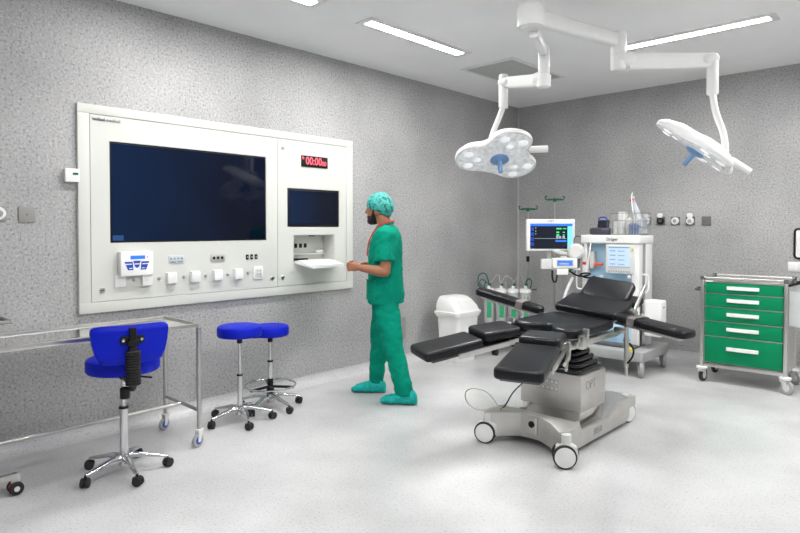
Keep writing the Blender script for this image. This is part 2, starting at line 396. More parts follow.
for i, y in enumerate((-5.264,-5.078,-4.887,-4.697,-4.503,-4.316)):
    t = thing('socket_cover', ordn[i], 'socket cover', (.027, y, 1.07), group='white socket covers in a row under the wide screen')
    MB().bx(0, .006, -.042, .042, -.045, .045, .003).build('plate', 'offw', t)
    d = .012 if i == 0 else .034
    MB().bx(.006, d, -.037, .037, -.040, .043, .006).build('lid', 'white', t)
t = thing('wall_socket', 'white double-pin socket at the right end of the socket row', 'socket', (.027,-4.119,1.071))
MB().bx(0, .012, -.047, .047, -.055, .055, .005).build('plate', 'white', t)
MB().bx(.012, .016, -.034, .034, -.034, .034, .004).build('insert', 'offw', t)
h = MB()
for a in (-.013, .013):
    for b_ in (-.012, .016): h.bx(.016, .0168, a-.004, a+.004, b_-.005, b_+.005)
h.build('pin_hole', 'dgrey', t)
t = thing('button_plate', 'pale grey four-button plate below the wide screen', 'switch plate', (.027,-4.842,1.209))
MB().bx(0, .006, -.062, .062, -.031, .031, .003).build('plate', 'uigrey' and 'lblue', t)
K['palebluegrey'] = mat('pale blue grey plate', (.55,.60,.63), .4, var=.03)
[c for c in COL.objects if c.parent == t][0].data.materials[0] = K['palebluegrey']
for y in (-.042,-.014,.014,.042): MB().lathe([(.008,0),(.008,.003),(.006,.005)], m=TR((.006, y, .010)) @ RY(90), n=12).build('button', 'grey', t)
MB().bx(.006, .007, -.052, -.008, -.021, -.014).bx(.006, .007, .004, .048, -.021, -.014).build('legend', 'ink', t)
t = thing('socket_plate', 'grey metal plate with three dark round holes below the wide screen', 'socket plate', (.027,-4.495,1.210))
MB().bx(0, .007, -.062, .062, -.030, .030, .003).build('plate', 'steel2', t)
for y in (-.036, 0, .036): MB().lathe([(.012,0),(.012,.002),(.008,.003)], m=TR((.006, y, 0)) @ RY(90), n=14).build('jack', 'black', t)
for i, (y, s) in enumerate(((-4.222,'left'),(-4.180,'middle'),(-4.137,'right'))):
    t = thing('data_port', s+' one of three black data ports in the wall panel above the right-end socket', 'port', (.027, y, 1.207), group='three black data ports')
    MB().bx(0, .006, -.013, .013, -.021, .021, .003).build('frame', 'black', t)
    MB().bx(.006, .0075, -.006, .006, -.008, .006).build('opening', 'grey', t)
# keyboard and small items on the flap
t = thing('keyboard', 'white keyboard lying on the folded-down wall flap', 'keyboard', (.10,-3.53,1.1376), 0); t.rotation_euler = (0, rad(8.4), 0)
MB().prism(rrect(.125,.36,.012), 0, .014, .004, bot=False).build('body', 'white', t)
kk = MB()
for r in range(4):
    for c in range(12): kk.bx(-.045+r*.024, -.025+r*.024, -.165+c*.0275, -.141+c*.0275, .0135, .018, .002)
kk.build('key', 'white', t)['kind'] = 'stuff'
t = thing('card_reader', 'black flat device at the back of the wall flap', 'reader', (-.055,-3.66,1.153))
MB().bx(-.03, .03, -.055, .12, 0, .018, .004).build('body', 'black', t); MB().bx(-.02, .02, -.045, .02, .018, .020).build('pad', 'dgrey', t)
t = thing('mouse', 'white mouse on the small shelf in the wall niche', 'mouse', (-.085,-3.36,1.2155))
MB().ell((0,0,.016), (.028,.05,.02)).build('shell', 'white', t); MB().bx(-.004, .004, .01, .03, .032, .038, .002).build('scroll_wheel', 'grey', t)

# ------------------------------------------------------------------ wall fittings
t = thing('thermostat', 'small white box with a dark display at the left edge of the wall panel', 'thermostat', (.0,-5.572,1.805))
MB().bx(-.001, .045, -.046, .046, -.045, .045, .005).build('housing', 'white', t); MB().bx(.045, .046, .0, .034, .002, .017).build('display', 'dgreen', t)
t = thing('blank_plate', 'square steel blank plate on the left wall beside the round outlet', 'wall plate', (0,-5.835,1.537))
MB().bx(-.001, .008, -.048, .048, -.048, .048, .002).build('plate', 'plate', t); MB().lathe([(.005,0),(.003,.002)], m=TR((.008,0,0)) @ RY(90), n=10).build('screw', 'dgrey', t)
t = thing('blank_plate', 'low steel plate on the left wall behind the person\'s legs', 'wall plate', (0,-2.33,.37))
MB().bx(-.001, .012, -.09, .085, -.12, .12,   .002).build('plate', 'plate', t); MB().lathe([(.005,0),(.003,.002)], m=TR((.012,.06,.09)) @ RY(90), n=10).build('screw', 'dgrey', t)
def gas_outlet(loc, onleft, label, cap, core):
    rz = 90 if onleft else 0     # built facing -Y
    t = thing('gas_outlet', label, 'gas outlet', loc, rz, 'round medical gas outlets')
    MB().bx(-.048, .048, -.008, 0, -.048, .048, .002).build('plate', 'plate' if onleft else 'platedark', t)
    MB().lathe([(.040,0),(.042,.012),(.036,.03),(.022,.032),(.022,.018),(.0005,.018)], m=TR((0,-.008,0)) @ RX(90), n=24).build('ring', 'white' if core == 'w' else 'black', t)
    MB().lathe([(.018,0),(.018,.014),(.006,.016)], m=TR((0,-.024,0)) @ RX(90), n=16).build('core', 'grey' if core == 'w' else 'dgrey', t)
    if cap:
        c = MB(); c.prism(rrect(.06,.05,.018), 0, .012, .003, m=TR((0,-.028,.062)) @ RX(90)); c.bx(-.012, .012, -.036, -.008, .036, .046, .003); c.build('flap_cap', 'white', t)
gas_outlet((0,-5.995,1.54), True, 'round white gas outlet on the left wall, cut by the photo edge', False, 'w')
gas_outlet((1.728,0,1.531), False, 'gas outlet mostly hidden behind the wire basket on the back wall', True, 'w')
gas_outlet((1.886,0,1.530), False, 'black-ringed gas outlet with white cap beside the wire basket', True, 'b')
gas_outlet((2.045,0,1.528), False, 'white-ringed gas outlet without a cap on the back wall', False, 'w')
gas_outlet((2.203,0,1.527), False, 'white-ringed gas outlet with raised cap next to the grey plate', True, 'w')
t = thing('blank_plate', 'square grey blank plate at the right end of the gas outlet row', 'wall plate', (2.365,0,1.525))
MB().bx(-.046, .046, -.008, .001, -.05, .05, .002).build('plate', 'platedark', t); MB().lathe([(.005,0),(.003,.002)], m=TR((0,-.008,0)) @ RX(90), n=10).build('screw', 'dgrey', t)
t = thing('wall_switch', 'white double light switch on the back wall above the cart', 'switch', (3.20,0,1.066))
MB().prism(rrect(.155,.095,.01), 0, .010, .003, m=RX(90)).build('plate', 'white', t)
for x in (-.038, .038): MB().bx(x-.032, x+.032, -.016, -.009, -.034, .034, .004).build('rocker', 'whitep', t)
t = thing('wall_frame', 'black rounded frame on the back wall at the right photo edge', 'wall frame', (3.33,0,1.297))
MB().tube([V((x, -.012, y)) for x, y in rrect(.30,.29,.03)], .010, 8, closed=True).build('rim', 'black', t)
MB().prism(rrect(.29,.28,.03), 0, .010, m=RX(90)).build('board', 'whitep', t)

# ------------------------------------------------------------------ casters
def caster(parent, x, y, r, fork='steel', wheel='rubber', hub=None, rz=0., top=None, twin=False, name='caster'):
    """caster whose wheel touches z=0 under (x,y); top = height of the stem"""
    m = TR((x, y, 0)) @ RZ(rz); top = top or r*2.6
    c = MB()
    if twin:
        c.lathe([(r*.45,0),(r*.5,r*.4),(r*.3,r*.5)], m=m @ TR((0,0,r*1.55)), n=12)
        c.prism(rrect(r*1.9,r*1.5,r*.6), r*.9, r*1.85, r*.25, m=m)
        c.cyl((0,0,r*1.8),(0,0,top), r*.28, n=10, m=m)
        o = c.build(name, fork, parent)
        w_ = MB()
        for s in (-1, 1): w_.lathe([(r*.5,-r*.30),(r*.95,-r*.30),(r,-r*.15),(r,r*.15),(r*.95,r*.3),(r*.5,r*.3)], m=m @ TR((r*.2,s*r*.5,r)) @ RX(90), n=18)
        w_.build('wheel', wheel, o)
        return o
    off = r*.35
    c.lathe([(r*.32,top-r*.3),(r*.32,top)], m=m, n=12)
    c.bx(-r*.75+off*.3, r*.55, -r*.42, r*.42, top-r*.55, top-r*.28, r*.1, m=m)
    for s in (-1, 1):
        P = [(-r*.5+off*.3, top-r*.4), (r*.45, top-r*.4), (off+r*.25, r*.8), (off-r*.25, r*.8)]
        c.prism(P, -r*.04, r*.04, m=m @ TR((0, s*r*.36, 0)) @ RX(90))
    o = c.build(name, fork, parent)
    w_ = MB().lathe([(r*.55,-r*.24),(r*.92,-r*.24),(r,-r*.14),(r,r*.14),(r*.92,r*.24),(r*.55,r*.24)], m=m @ TR((off, 0, r)) @ RX(90), n=22)
    wo = w_.build('wheel', wheel, o)
    if hub:
        MB().lathe([(r*.2,-r*.28),(r*.56,-r*.27),(r*.56,r*.27),(r*.2,r*.28)], m=m @ TR((off, 0, r)) @ RX(90), n=16).build('wheel_hub', hub, wo) if False else w_hub(m, off, r, hub, o)
    return o
def w_hub(m, off, r, hub, o):
    return MB().lathe([(r*.2,-r*.29),(r*.57,-r*.27),(r*.57,r*.27),(r*.2,r*.29)], m=m @ TR((off, 0, r)) @ RX(90), n=16).build('hub_cap', hub, o)

# ------------------------------------------------------------------ long steel table at the left wall
t = thing('instrument_table', 'long stainless steel table on tube legs along the left wall', 'table', (.485,-5.035,0))
tx0, tx1, L = -.247, .238, 2.6
a = MB(); a.bx(tx0+.012, tx1-.012, -L+.012, -.012, .797, .809)
a.build('tabletop', 'topsteel', t)
f = MB(); zt = .808
for x in (tx0, tx1): f.bx(x-.012, x+.012, -L-.012, .012, zt-.013, zt+.013, .005)
for y in (-L, 0): f.bx(tx0+.0151, tx1-.0151, y-.012, y+.012, zt-.013, zt+.013, .005)
f.build('top_rim', 'steel', t)
for x in (tx0, tx1):
    for y in (-L, 0):
        MB().cyl((x, y, .12), (x, y, zt-.02), .016, n=14).build('leg', 'steel', t)
        MB().bx(x-.0145, x+.0145, y-.0145, y+.0145, zt-.016, zt+.016, .005).build('corner_cap', 'grey', t)
        caster(t, x, y, .045, 'whitep', 'grey', 'btnblue', -70, .13)
for y in (-L, 0): MB().cyl((tx0, y, .24), (tx1, y, .24), .012, n=10).build('stretcher', 'steel', t)
MB().cyl((0, -L, .24), (0, 0, .24), .012, n=10).build('rail', 'steel', t)

# ------------------------------------------------------------------ tray stand cut off at the left
t = thing('tray_stand', 'low-wheeled steel tray stand, mostly off the left edge, red-trimmed caster', 'tray stand', (.657,-6.10,0))
p = MB(); p.bx(-.42, .085, -.50, 0, .945, .950); p.build('tray', 'dgrey', t)  # dark grey stands in for the dark reflection in the steel tray
r = MB(); r.bx(-.42, .085, -.012, 0, .945, .962, .003).bx(-.42, .085, -.5, -.488, .945, .962, .003).bx(.073, .085, -.488, -.012, .945, .962, .003).bx(-.42, -.408, -.488, -.012, .945, .962, .003); r.build('tray_rim', 'steel', t)
MB().cyl((.11,-.46,.07), (.11,-.46,.944), .018, n=14).build('post', 'steel', t)
MB().bx(-.018, .018, -.46, .03, .085, .115, .005).build('base_bar', 'steel', t)
MB().bx(-.30, .30, -.478, -.442, .085, .115, .005).build('cross_bar', 'steel', t)
def redcaster(x, y):
    c = MB(); c.bx(x-.02, x+.02, y-.02, y+.02, .06, .115, .005); o = c.build('caster', 'steel2', t)
    for s in (-1,1): MB().lathe([(.012,-.011),(.034,-.011),(.036,-.007),(.036,.007),(.034,.011),(.012,.011)], m=TR((x+s*.022, y, .036)) @ RY(90), n=18).build('wheel', 'rubber', o)
    MB().lathe([(.02,-.012),(.03,-.012),(.03,.012),(.02,.012)], m=TR((x, y+.0, .04)) @ RY(90), n=16).build('trim', 'red', o)
    MB().lathe([(.004,0),(.014,0),(.014,.003),(.004,.003)], m=TR((x+.0335, y, .036)) @ RY(90), n=14).build('hub_cap', 'offw', o)
redcaster(0, .02); redcaster(-.28, -.46); redcaster(.28, -.46)

# ------------------------------------------------------------------ stools
def star_base(t, R, a0, zh=.085, cr=.027):
    hub = MB(); hub.lathe([(.028,.045),(.034,.05),(.034,.10),(.030,.115)], n=24); hub.build('base_hub', 'chrome', t)
    for k in range(5):
        a = rad(a0+72*k); m = RZ(a0+72*k)
        P = [(.02,0,.095),(.09,0,.098),(R-.03,0,.073),(R,0,.066)]
        rings = []
        for (x, y, z), hw, hh in zip(P, (.020,.017,.013,.011), (.020,.014,.009,.008)):
            rings.append([m @ V((x, cy*hw, z+cz*hh)) for cy, cz in ((1,-.8),(1,.2),(.5,1),(-.5,1),(-1,.2),(-1,-.8))])
        l = MB().loft(rings).build('base_leg', 'chrome', t, ang=50)
        caster(l, R*cos(a), R*sin(a), cr, 'black', 'rubber', rz=a0+72*k+40, top=.066, twin=True)
def seat_disc(z0, z1, r):
    b = .018
    return [(r*.96,z0),(r,z0+.012),(r,z1-b),(r-.006,z1-.006),(r-.02,z1),(r*.5,z1+.002),(.001,z1+.002)]
def lever(t, z, ang, L=.12):
    d = V((cos(rad(ang)), sin(rad(ang)), 0))
    MB().tube(smoothline([d*.03+V((0,0,z)), d*.09+V((0,0,z)), d*.11+V((0,0,z-.012)), d*(L+.05)+V((0,0,z-.014))]), .0055, 8, round_=True).build('height_lever', 'black', t)
# stool with backrest
t = thing('stool_with_backrest', 'blue swivel stool with padded backrest in front of the long steel table', 'stool', (.80,-5.555,0))
star_base(t, .238, 66)
MB().cyl((0,0,.10),(0,0,.385), .024, n=24).build('lower_column', 'chrome', t)
MB().cyl((0,0,.385),(0,0,.397), .027, n=24).build('collar', 'black', t)
MB().cyl((0,0,.395),(0,0,.58), .014, n=20).build('gas_strut', 'chrome', t)
MB().lathe([(.02,.56),(.028,.57),(.028,.592),(.09,.596),(.09,.604)], n=20).build('seat_mount', 'black', t)
MB().lathe(seat_disc(.612,.692,.203), n=48).build('seat', 'blue', t)
lever(t, .592, 30, .14)
bang = -11.     # direction in which the back of the stool points
m = RZ(bang)
# arm under seat and up to the backrest (local x = backwards)
MB().bx(.03, .255, -.018, .018, .566, .594, .005, m=m).build('back_arm', 'black', t)
P = [(.25,.60),(.262,.66),(.262,.80)]
rib = MB(); rib.tube(smoothline([m @ V((x,0,z)) for x, z in ((.235,.555),(.262,.57),(.268,.63),(.266,.79))]), .020, 12)
for i in range(13):
    z = .585+i*.0150; rib.torus((0,0,0), .030, .0062, 18, 6, m=m @ TR((.266,0,z)) @ M.Diagonal((1,1.15,1,1)))
rib.build('ribbed_sleeve', 'rubber', t)
MB().lathe([(.024,.50),(.027,.505),(.027,.558),(.02,.562)], c=(0.245*cos(rad(bang))-.03,.245*sin(rad(bang))-.03,0), n=18).build('adjusting_knob', 'black', t)
br = MB(); rings = []
# curved backrest: y across, wraps forward at the sides
def back_ring(z, hw, n=10):
    out = []
    for i in range(n+1):
        y = -hw+2*hw*i/n; out.append((.245-.9*y*y+.004, y, z))
    for i in range(n, -1, -1):
        y = -hw+2*hw*i/n; out.append((.195-.9*y*y+.012*(abs(y)/hw)**4, y, z))
    return out
for z, hw in ((.690,.11),(.694,.14),(.71,.162),(.75,.182),(.81,.197),(.87,.204),(.892,.200),(.904,.188),(.908,.16)):
    k = 1 if .70 < z < .90 else .6
    rg = back_ring(z, hw)
    if k < 1:
        nn = len(rg)//2
        rg = [((x-.012*(1 if i < nn else -1)), y, zz) for i, (x, y, zz) in enumerate(rg)]
    rings.append([m @ V(q) for q in rg])
br.loft(rings).build('backrest', 'blue', t, ang=60)
bk = MB(); bk.prism(rrect(.13,.045,.02), 0, .016, .004, m=m @ TR((.242,0,.83)) @ M(((0,0,1,0),(1,0,0,0),(0,1,0,0),(0,0,0,1))))
bk.bx(.245, .275, -.018, .018,   .76, .898, .006, m=m); bk.bx(.255, .285, -.03, .03, .792, .830, .012, m=m)
br = bk.build('back_bracket', 'black', t)
for y in (-.048, .048): MB().lathe([(.009,0),(.008,.004),(.003,.005)], m=m @ TR((.258,y,.83)) @ RY(90), n=10).build('bolt', 'chrome', br)
# round stools
def stool(label, loc, a0, zs, r, sleeve, ring, levang, R=.235):
    t = thing('round_stool', label, 'stool', loc, 0, 'round blue swivel stools by the left wall')
    star_base(t, R, a0)
    MB().cyl((0,0,.10),(0,0,sleeve), .021, n=22).build('lower_column', 'chrome', t)
    MB().cyl((0,0,sleeve-.002),(0,0,sleeve+.010), .024, n=22).build('collar', 'black', t)
    MB().cyl((0,0,sleeve+.01),(0,0,zs-.11), .0125, n=18).build('gas_strut', 'chrome', t)
    MB().lathe([(.017,zs-.135),(.021,zs-.13),(.021,zs-.09),(.07,zs-.086),(.07,zs-.078)], n=18).build('seat_mount', 'black', t)
    MB().lathe(seat_disc(zs-.080, zs, r), n=44).build('seat', 'blue', t)
    lever(t, zs-.095, levang)
    if ring:
        rg = MB().torus((0,0,.185), .20, .0085, 44, 8).build('foot_ring', 'chrome', t)
        for k in range(3):
            a = rad(35+120*k); MB().bx(.02, .195, -.010, .010, .165, .185, .004, m=RZ(35+120*k)).build('ring_spoke', 'black', rg)
        MB().lathe([(.03,.12),(.032,.125),(.032,.17),(.024,.18),(.024,.235),(.022,.24)], n=20).build('ring_clamp', 'black', t)
    return t
stool('taller round blue stool in front, without a foot ring', (.46,-4.565,0), 55, .722, .165, .345, False, -160)
stool('shorter round blue stool behind, with a chrome foot ring', (.345,-4.215,0), 2, .668, .150, .375, True, -150, .24)

# ------------------------------------------------------------------ white bin
t = thing('waste_bin', 'white plastic bin with domed swing lid against the left wall', 'bin', (.355,-1.775,0), 0)
P = []
b = MB()
rings = []
for z, w_, d in ((0,.25,.32),(.01,.26,.33),(.25,.285,.36),(.485,.305,.385),(.49,.33,.42),(.515,.33,.42)):
    rings.append([(x, y, z) for x, y in rrect(w_, d, .05)])
b.loft(rings).build('body', 'white', t, ang=30)
b = MB(); rings = []
for z, w_, d, cx in ((.516,.345,.445,0),(.545,.345,.445,0),(.55,.32,.41,0),(.60,.30,.40,-.018),(.66,.245,.36,-.042),(.692,.195,.32,-.062),(.705,.15,.27,-.075)):
    rings.append([(x+cx, y, z) for x, y in rrect(w_, d, .045)])
lid = b.loft(rings).build('lid', 'white', t, ang=30)
MB().loft([[(x, y, z) for x, y, z in ring] for ring in
    ([(.148,-.14,.565),(.148,.14,.565),(.157,.14,.565),(.157,-.14,.565)], [(.082,-.115,.66),(.082,.115,.66),(.091,.115,.66),(.091,-.115,.66)])]).build('swing_flap', 'whitep', lid)

# ------------------------------------------------------------------ suction trolley with canisters
t = thing('suction_trolley', 'wheeled rack of clear suction canisters with green labels behind the bin', 'suction trolley', (.50,-1.04,0), 40)
MB().cyl((0,.02,.08),(0,.02,.82), .016, n=12).build('pole', 'steel', t)
for k in range(5):
    a = 72*k+20; l = MB().bx(.02, .26, -.014, .014, .075, .10, .006, m=RZ(a)).build('base_leg', 'black', t)
    caster(l, .26*cos(rad(a)), .26*sin(rad(a)), .035, 'black', 'rubber', rz=a, top=.09, twin=True)
MB().bx(-.24, .24, -.02, .01, .72, .75, .004).build('rack_bar', 'steel', t)
for x in (-.185, -.045, .095, .235):
    c = MB().lathe([(.048,.36),(.053,.37),(.062,.70),(.062,.705)], c=(x-.025,-.085,0), n=24).build('canister', 'cloud', t)
    pts = []
    MB().loft([[(x-.025+.064*sin(u), -.085-.064*cos(u), z) for u, z in ((-.42,.42),(.42,.42),(.42,.66),(-.42,.66))], [(x-.025+.0645*sin(u), -.085-.0645*cos(u), z) for u, z in ((-.42,.42),(.42,.42),(.42,.66),(-.42,.66))]]).build('label_strip', 'lgreen', c)
    MB().lathe([(.066,.705),(.066,.735),(.05,.745),(.018,.75),(.018,.78),(.012,.782)], c=(x-.025,-.085,0), n=24).build('canister_lid', 'white', c)
    MB().lathe([(.014,.78),(.016,.785),(.014,.81)], c=(x-.025+.01,-.085,0), n=12).build('connector', 'dgreen', c)
def loops(mb, P, r): mb.tube(smoothline(P, 3), r, 7, round_=True)
def hose1(m_, *a):
    h_ = MB(); loops(h_, *a); h_.build('hose', m_, t)
hose1('tube', [(-.21,-.09,.80),(-.24,-.09,.93),(-.33,-.08,.92),(-.34,-.07,.78),(-.27,-.07,.72),(-.25,-.09,.82)], .007); hose1('tube', [(.20,-.09,.80),(.25,-.08,.88),(.29,-.08,.82),(.26,-.07,.74)], .007); hose1('tube', [(-.21,-.09,.80),(-.30,-.11,.87),(-.33,-.10,.80),(-.25,-.10,.76)], .006)
hose1('tubew', [(-.07,-.09,.80),(-.02,-.12,.92),(.06,-.10,.86),(.08,-.09,.80)], .005); hose1('tubew', [(-.20,-.08,.79),(-.10,-.10,.95),(-.08,-.1,.82)], .004); hose1('tubew', [(.06,-.09,.80),(.14,-.10,.94),(.21,-.09,.80)], .005)


# ------------------------------------------------------------------ drip stands
def drip_stand(label, loc, top, extra):
    t = thing('drip_stand', label, 'drip stand', loc, 40, 'drip stands in the corner')
    MB().cyl((0,0,.07),(0,0,1.05), .0125, n=12).build('lower_pole', 'steel', t)
    MB().cyl((0,0,1.05),(0,0,top), .007, n=10).build('upper_pole', 'steel', t)
    MB().cyl((0,0,1.02),(0,0,1.09), .021, n=14).build('clamp', 'black', t)
    hk = MB(); hk.bx(-.09, .09, -.012, .012, top-.012, top+.014, .006)
    hk.lathe([(.018,top-.03),(.022,top),(.012,top+.02)], n=12)
    for s in (-1, 1):
        hk.tube(smoothline([(s*.08,0,top),(s*.105,0,top-.005),(s*.118,0,top+.02),(s*.112,0,top+.042),(s*.098,0,top+.035)], 2), .007, 8, round_=True)
    hk.build('hook_bar', 'dgreen', t)
    for k in range(5):
        a = 72*k; l = MB().bx(.01, .24, -.012, .012, .06, .08, .004, m=RZ(a)).build('base_leg', 'steel', t)
        caster(l, .24*cos(rad(a)), .24*sin(rad(a)), .028, 'black', 'rubber', rz=a, top=.065, twin=True)
    if extra:
        MB().cyl((0,0,.66),(.11,0,.665), .006, n=8).build('side_hook', 'black', t)
drip_stand('shorter drip stand with green hooks, nearer the room corner', (.345,-.31,0), 1.69, True)
drip_stand('taller drip stand with green hooks rising above the patient monitor', (.72,-.31,0), 1.80, False)

# ------------------------------------------------------------------ anaesthesia machine
ax, ay = 1.735, -.84
t = thing('anaesthesia_machine', 'tall white and pale blue anaesthesia machine on a grey wheeled base', 'medical machine', (ax, ay, 0))
def A(x): return x-ax
def B(y): return y-ay
xl, xr, yf, yb = A(1.43), A(2.035), B(-1.0), B(-.66)
base = MB(); base.prism(chaikin([(-.33,-.40),(.40,-.40),(.44,-.36),(.44,.33),(.36,.36),(-.33,.36)],1), .15, .245, .012)
base.build('base', 'grey', t)
MB().bx(-.28, .30, -.27, .20, .245, .275, .01).build('base_cover', 'dgrey', t)
for x, y in ((.385,-.32),(.385,.27),(-.27,-.32),(-.27,.27)):
    caster(t, x, y, .078, 'grey', 'grey', 'offw', -60, .18)
MB().lathe([(.028,.245),(.028,.275),(.02,.28)], c=(.30,-.34,0), n=16).build('brake_knob', 'yellow', t)
cb = MB(); cb.bx(xl, xr, yf+.03, yb, .245, .72, .01); cb.build('lower_cabinet', 'whitep', t)
for k in range(2):
    dr = MB().bx(xl+.05, xr-.07, yf+.0, yf+.03, .48+.0-k*.21, .68-k*.21, .008).build('drawer', 'lblue', t)
    MB().tube(smoothline([(-.12,yf,.60-k*.21),(-.10,yf-.02,.59-k*.21),(.10,yf-.02,.59-k*.21),(.12,yf,.60-k*.21)]), .008, 8).build('handle', 'grey', dr)
MB().bx(xl, xl+.05, yf, yb, .72, 1.29, .006).build('left_column', 'whitep', t)
rc = MB(); rc.bx(xr-.075, xr, yf, yf+.10, .25, 1.29, .008); rc.build('right_column', 'whitep', t)
MB().bx(xr-.03, xr+.005, yf+.18, yb, .245, 1.29, .006).build('rear_column', 'whitep', t)
MB().bx(xr-.016, xr-.004, yf+.10, yf+.18, .245, 1.29).build('side_channel', 'grey', t)
MB().bx(xl+.05, xr-.075, yf+.10, yf+.12, .72, 1.29).build('back_panel', 'lblue', t)
MB().bx(xl+.05, xr-.075, yf+.02, yf+.10, .84, .86, .004).build('work_shelf', 'lblue', t)
MB().bx(xl+.05, xr-.075, yf+.01, yf+.04, .725, .84, .006).build('front_drawer', 'lblue', t)
for x in (-.05, .2): MB().tube(smoothline([(x-.05,yf+.01,.80),(x-.03,yf-.015,.79),(x+.03,yf-.015,.805),(x+.05,yf+.01,.815)]), .006, 8).build('drawer_pull', 'grey', t)
MB().bx(xl-.012, xr+.012, yf-.02, yb+.01, 1.29, 1.378, .014, 3).build('top_cover', 'white', t)
text('Dräger', .042, M.Translation((.03, yf-.0205, 1.333)) @ FNY, 'ink', t, bold=.001)
# ventilator screen
sx0, sx1, sz0, sz1 = A(1.695), A(2.018)-.02, .985, 1.286
m_ = MB(); m_.bx(sx0, sx1, yf-.015, yf+.03, sz0, sz1, .01); vs = m_.build('ventilator_display', 'offw', t)
u = MB()
u.slot(0).bx(sx0+.03, sx1-.045, yf-.0165, yf-.014, sz0+.055, sz1-.025)
u.slot(1).bx(sx0+.033, sx1-.05, yf-.018, yf-.0165, sz1-.04, sz1-.028)
for i in range(4): u.slot(1).bx(sx0+.045, sx0+.105, yf-.018, yf-.0165, sz1-.075-i*.045, sz1-.066-i*.045)
for i in range(4): u.slot(1).bx(sx0+.13, sx0+.20, yf-.018, yf-.0165, sz1-.075-i*.045, sz1-.068-i*.045)
u.slot(2).bx(sx0+.03, sx1-.045, yf-.018, yf-.0165, sz0+.057, sz0+.075)
u.build('screen_face', ['uiwhite','uiink','uigrey'], vs)
kb = MB()
for i in range(9): kb.bx(sx0+.03+i*.026, sx0+.047+i*.026, yf-.018, yf-.014, sz0+.014, sz0+.030, .002)
kb.build('key', 'grey', vs)
MB().bx(sx1-.035, sx1-.012, yf-.018, yf-.014, sz1-.07, sz1-.045, .003).build('alarm_light', 'yellow', vs)
MB().lathe([(.018,0),(.018,.02),(.014,.022)], m=TR((sx1-.05,yf-.015,sz0-.03)) @ RX(90), n=16).build('rotary_knob', 'offw', t)
# left bay fittings
MB().bx(xl+.07, xl+.115, yf+.03, yf+.10, 1.02, 1.20, .008).build('flow_meter', 'offw', t)
MB().bx(xl+.125, xl+.215, yf-.0, yf+.05, 1.055, 1.08, .004).build('orange_label', 'orange', t)
MB().bx(xl+.005, xl+.045, yf-.008, yf, 1.06, 1.09, .002).build('red_label', 'red', t)
MB().lathe([(.035,.86),(.04,.87),(.04,.92),(.02,.935),(.02,.95),(.012,.952)], c=(xl+.19,yf+.055,0), n=18).build('vaporiser', 'white', t)
h = MB(); h.tube(smoothline([(xl+.10,yf-.01,1.29),(xl+.10,yf-.03,1.22),(xl+.085,yf-.03,1.10),(xl+.07,yf-.02,1.02)],2), .007, 8); h.build('hose', 'white', t)
h = MB(); h.tube(smoothline([(xl-.01,yf+.04,1.35),(xl-.09,yf+.03,1.37),(xl-.12,yf+.02,1.30),(xl-.02,yf-.01,1.18),(xl-.03,yf-.02,1.0),(xl-.07,yf-.02,.93)],3), .0055, 8)
h.tube(smoothline([(xl+.02,yf-.01,1.28),(xl-.04,yf-.03,1.15),(xl-.02,yf-.03,1.02),(xl-.10,yf-.02,.95)],3), .005, 8); h.build('cable', 'dgrey', t)
g_ = MB(); g_.tube(smoothline([(xr,yf+.10,.98),(xr+.055,yf+.09,.98),(xr+.065,yf+.09,.96),(xr+.065,yf+.09,.83),(xr+.05,yf+.09,.80),(xr,yf+.10,.80)],2), .009, 8); g_.build('side_handle', 'whitep', t)
g_ = MB(); g_.tube(smoothline([(xl,yf-.01,.80),(xl-.04,yf-.03,.80),(xl-.05,yf-.03,.84),(xl-.05,yf-.03,1.0),(xl-.02,yf-.02,1.02)],2), .009, 8); g_.build('side_handle', 'whitep', t)
wb = MB(); wb.prism(rrect(.17,.16,.025), .375, .735, .02, 3, m=TR((xr+.135, yf+.08, 0))); wb.bx(xr, xr+.06, yf+.05, yf+.11, .5, .58)
wbx = wb.build('absorber_box', 'white', t)
MB().bx(xr+.219, xr+.222, yf+.06, yf+.085, .66, .675).build('indicator', 'dgrey', wbx)
# arm carrying the patient monitor and infusion module
# things on top of the machine
t = thing('transport_device', 'dark violet device with an upright display on top of the anaesthesia machine', 'device', (1.60,-.92,1.378), -12)
bb = MB(); bb.prism(chaikin([(-.13,-.05),(-.05,-.075),(.12,-.05),(.125,.07),(-.08,.075)],2), 0, .075, .02, 3); bb.build('body', 'purple', t)
MB().bx(-.075, .055, .02, .055, .055, .165, .012, m=RX(-8)).build('display_head', 'purple', t)
MB().bx(-.06, .04, .005, .009, .085, .150, m=RX(-8) @ TR((0,.0105,0))).build('display', 'uidark', t)
MB().tube(smoothline([(-.06,.04,.155),(-.055,.04,.185),(.035,.04,.185),(.04,.04,.155)],2), .008, 8).build('handle', 'btnblue', t)
bx0, bx1, by0, by1 = 1.735, 2.035, -1.0, -.70
t = thing('wire_basket', 'clear-sided wire basket of supplies on top of the anaesthesia machine', 'basket', (1.885,-.85,1.378))
wr = MB(); hw, hd, hh = .158, .13, .225
for z in (.008, .075, .15, hh): wr.tube([V((x, y, z)) for x, y in rrect(hw*2, hd*2, .02, 3)], .003 if z < hh else .005, 6, closed=True)
for i in range(11):
    for s in (-1, 1): wr.cyl((-hw+.015+i*(2*hw-.03)/10, s*hd, 0), (-hw+.015+i*(2*hw-.03)/10, s*hd, hh), .002, n=5)
for i in range(8):
    for s in (-1, 1): wr.cyl((s*hw, -hd+.015+i*(2*hd-.03)/7, 0), (s*hw, -hd+.015+i*(2*hd-.03)/7, hh), .002, n=5)
wr.build('wire_frame', 'steel', t)
MB().bx(-hw+.006, hw-.006, -hd+.006, hd-.006, .001, .006).build('basket_floor', 'steel', t)
for s in (-1, 1): MB().bx(-hw+.008, hw-.008, s*(hd-.008)-.0015, s*(hd-.008)+.0015, .008, hh-.006).build('clear_side', 'clear', t)
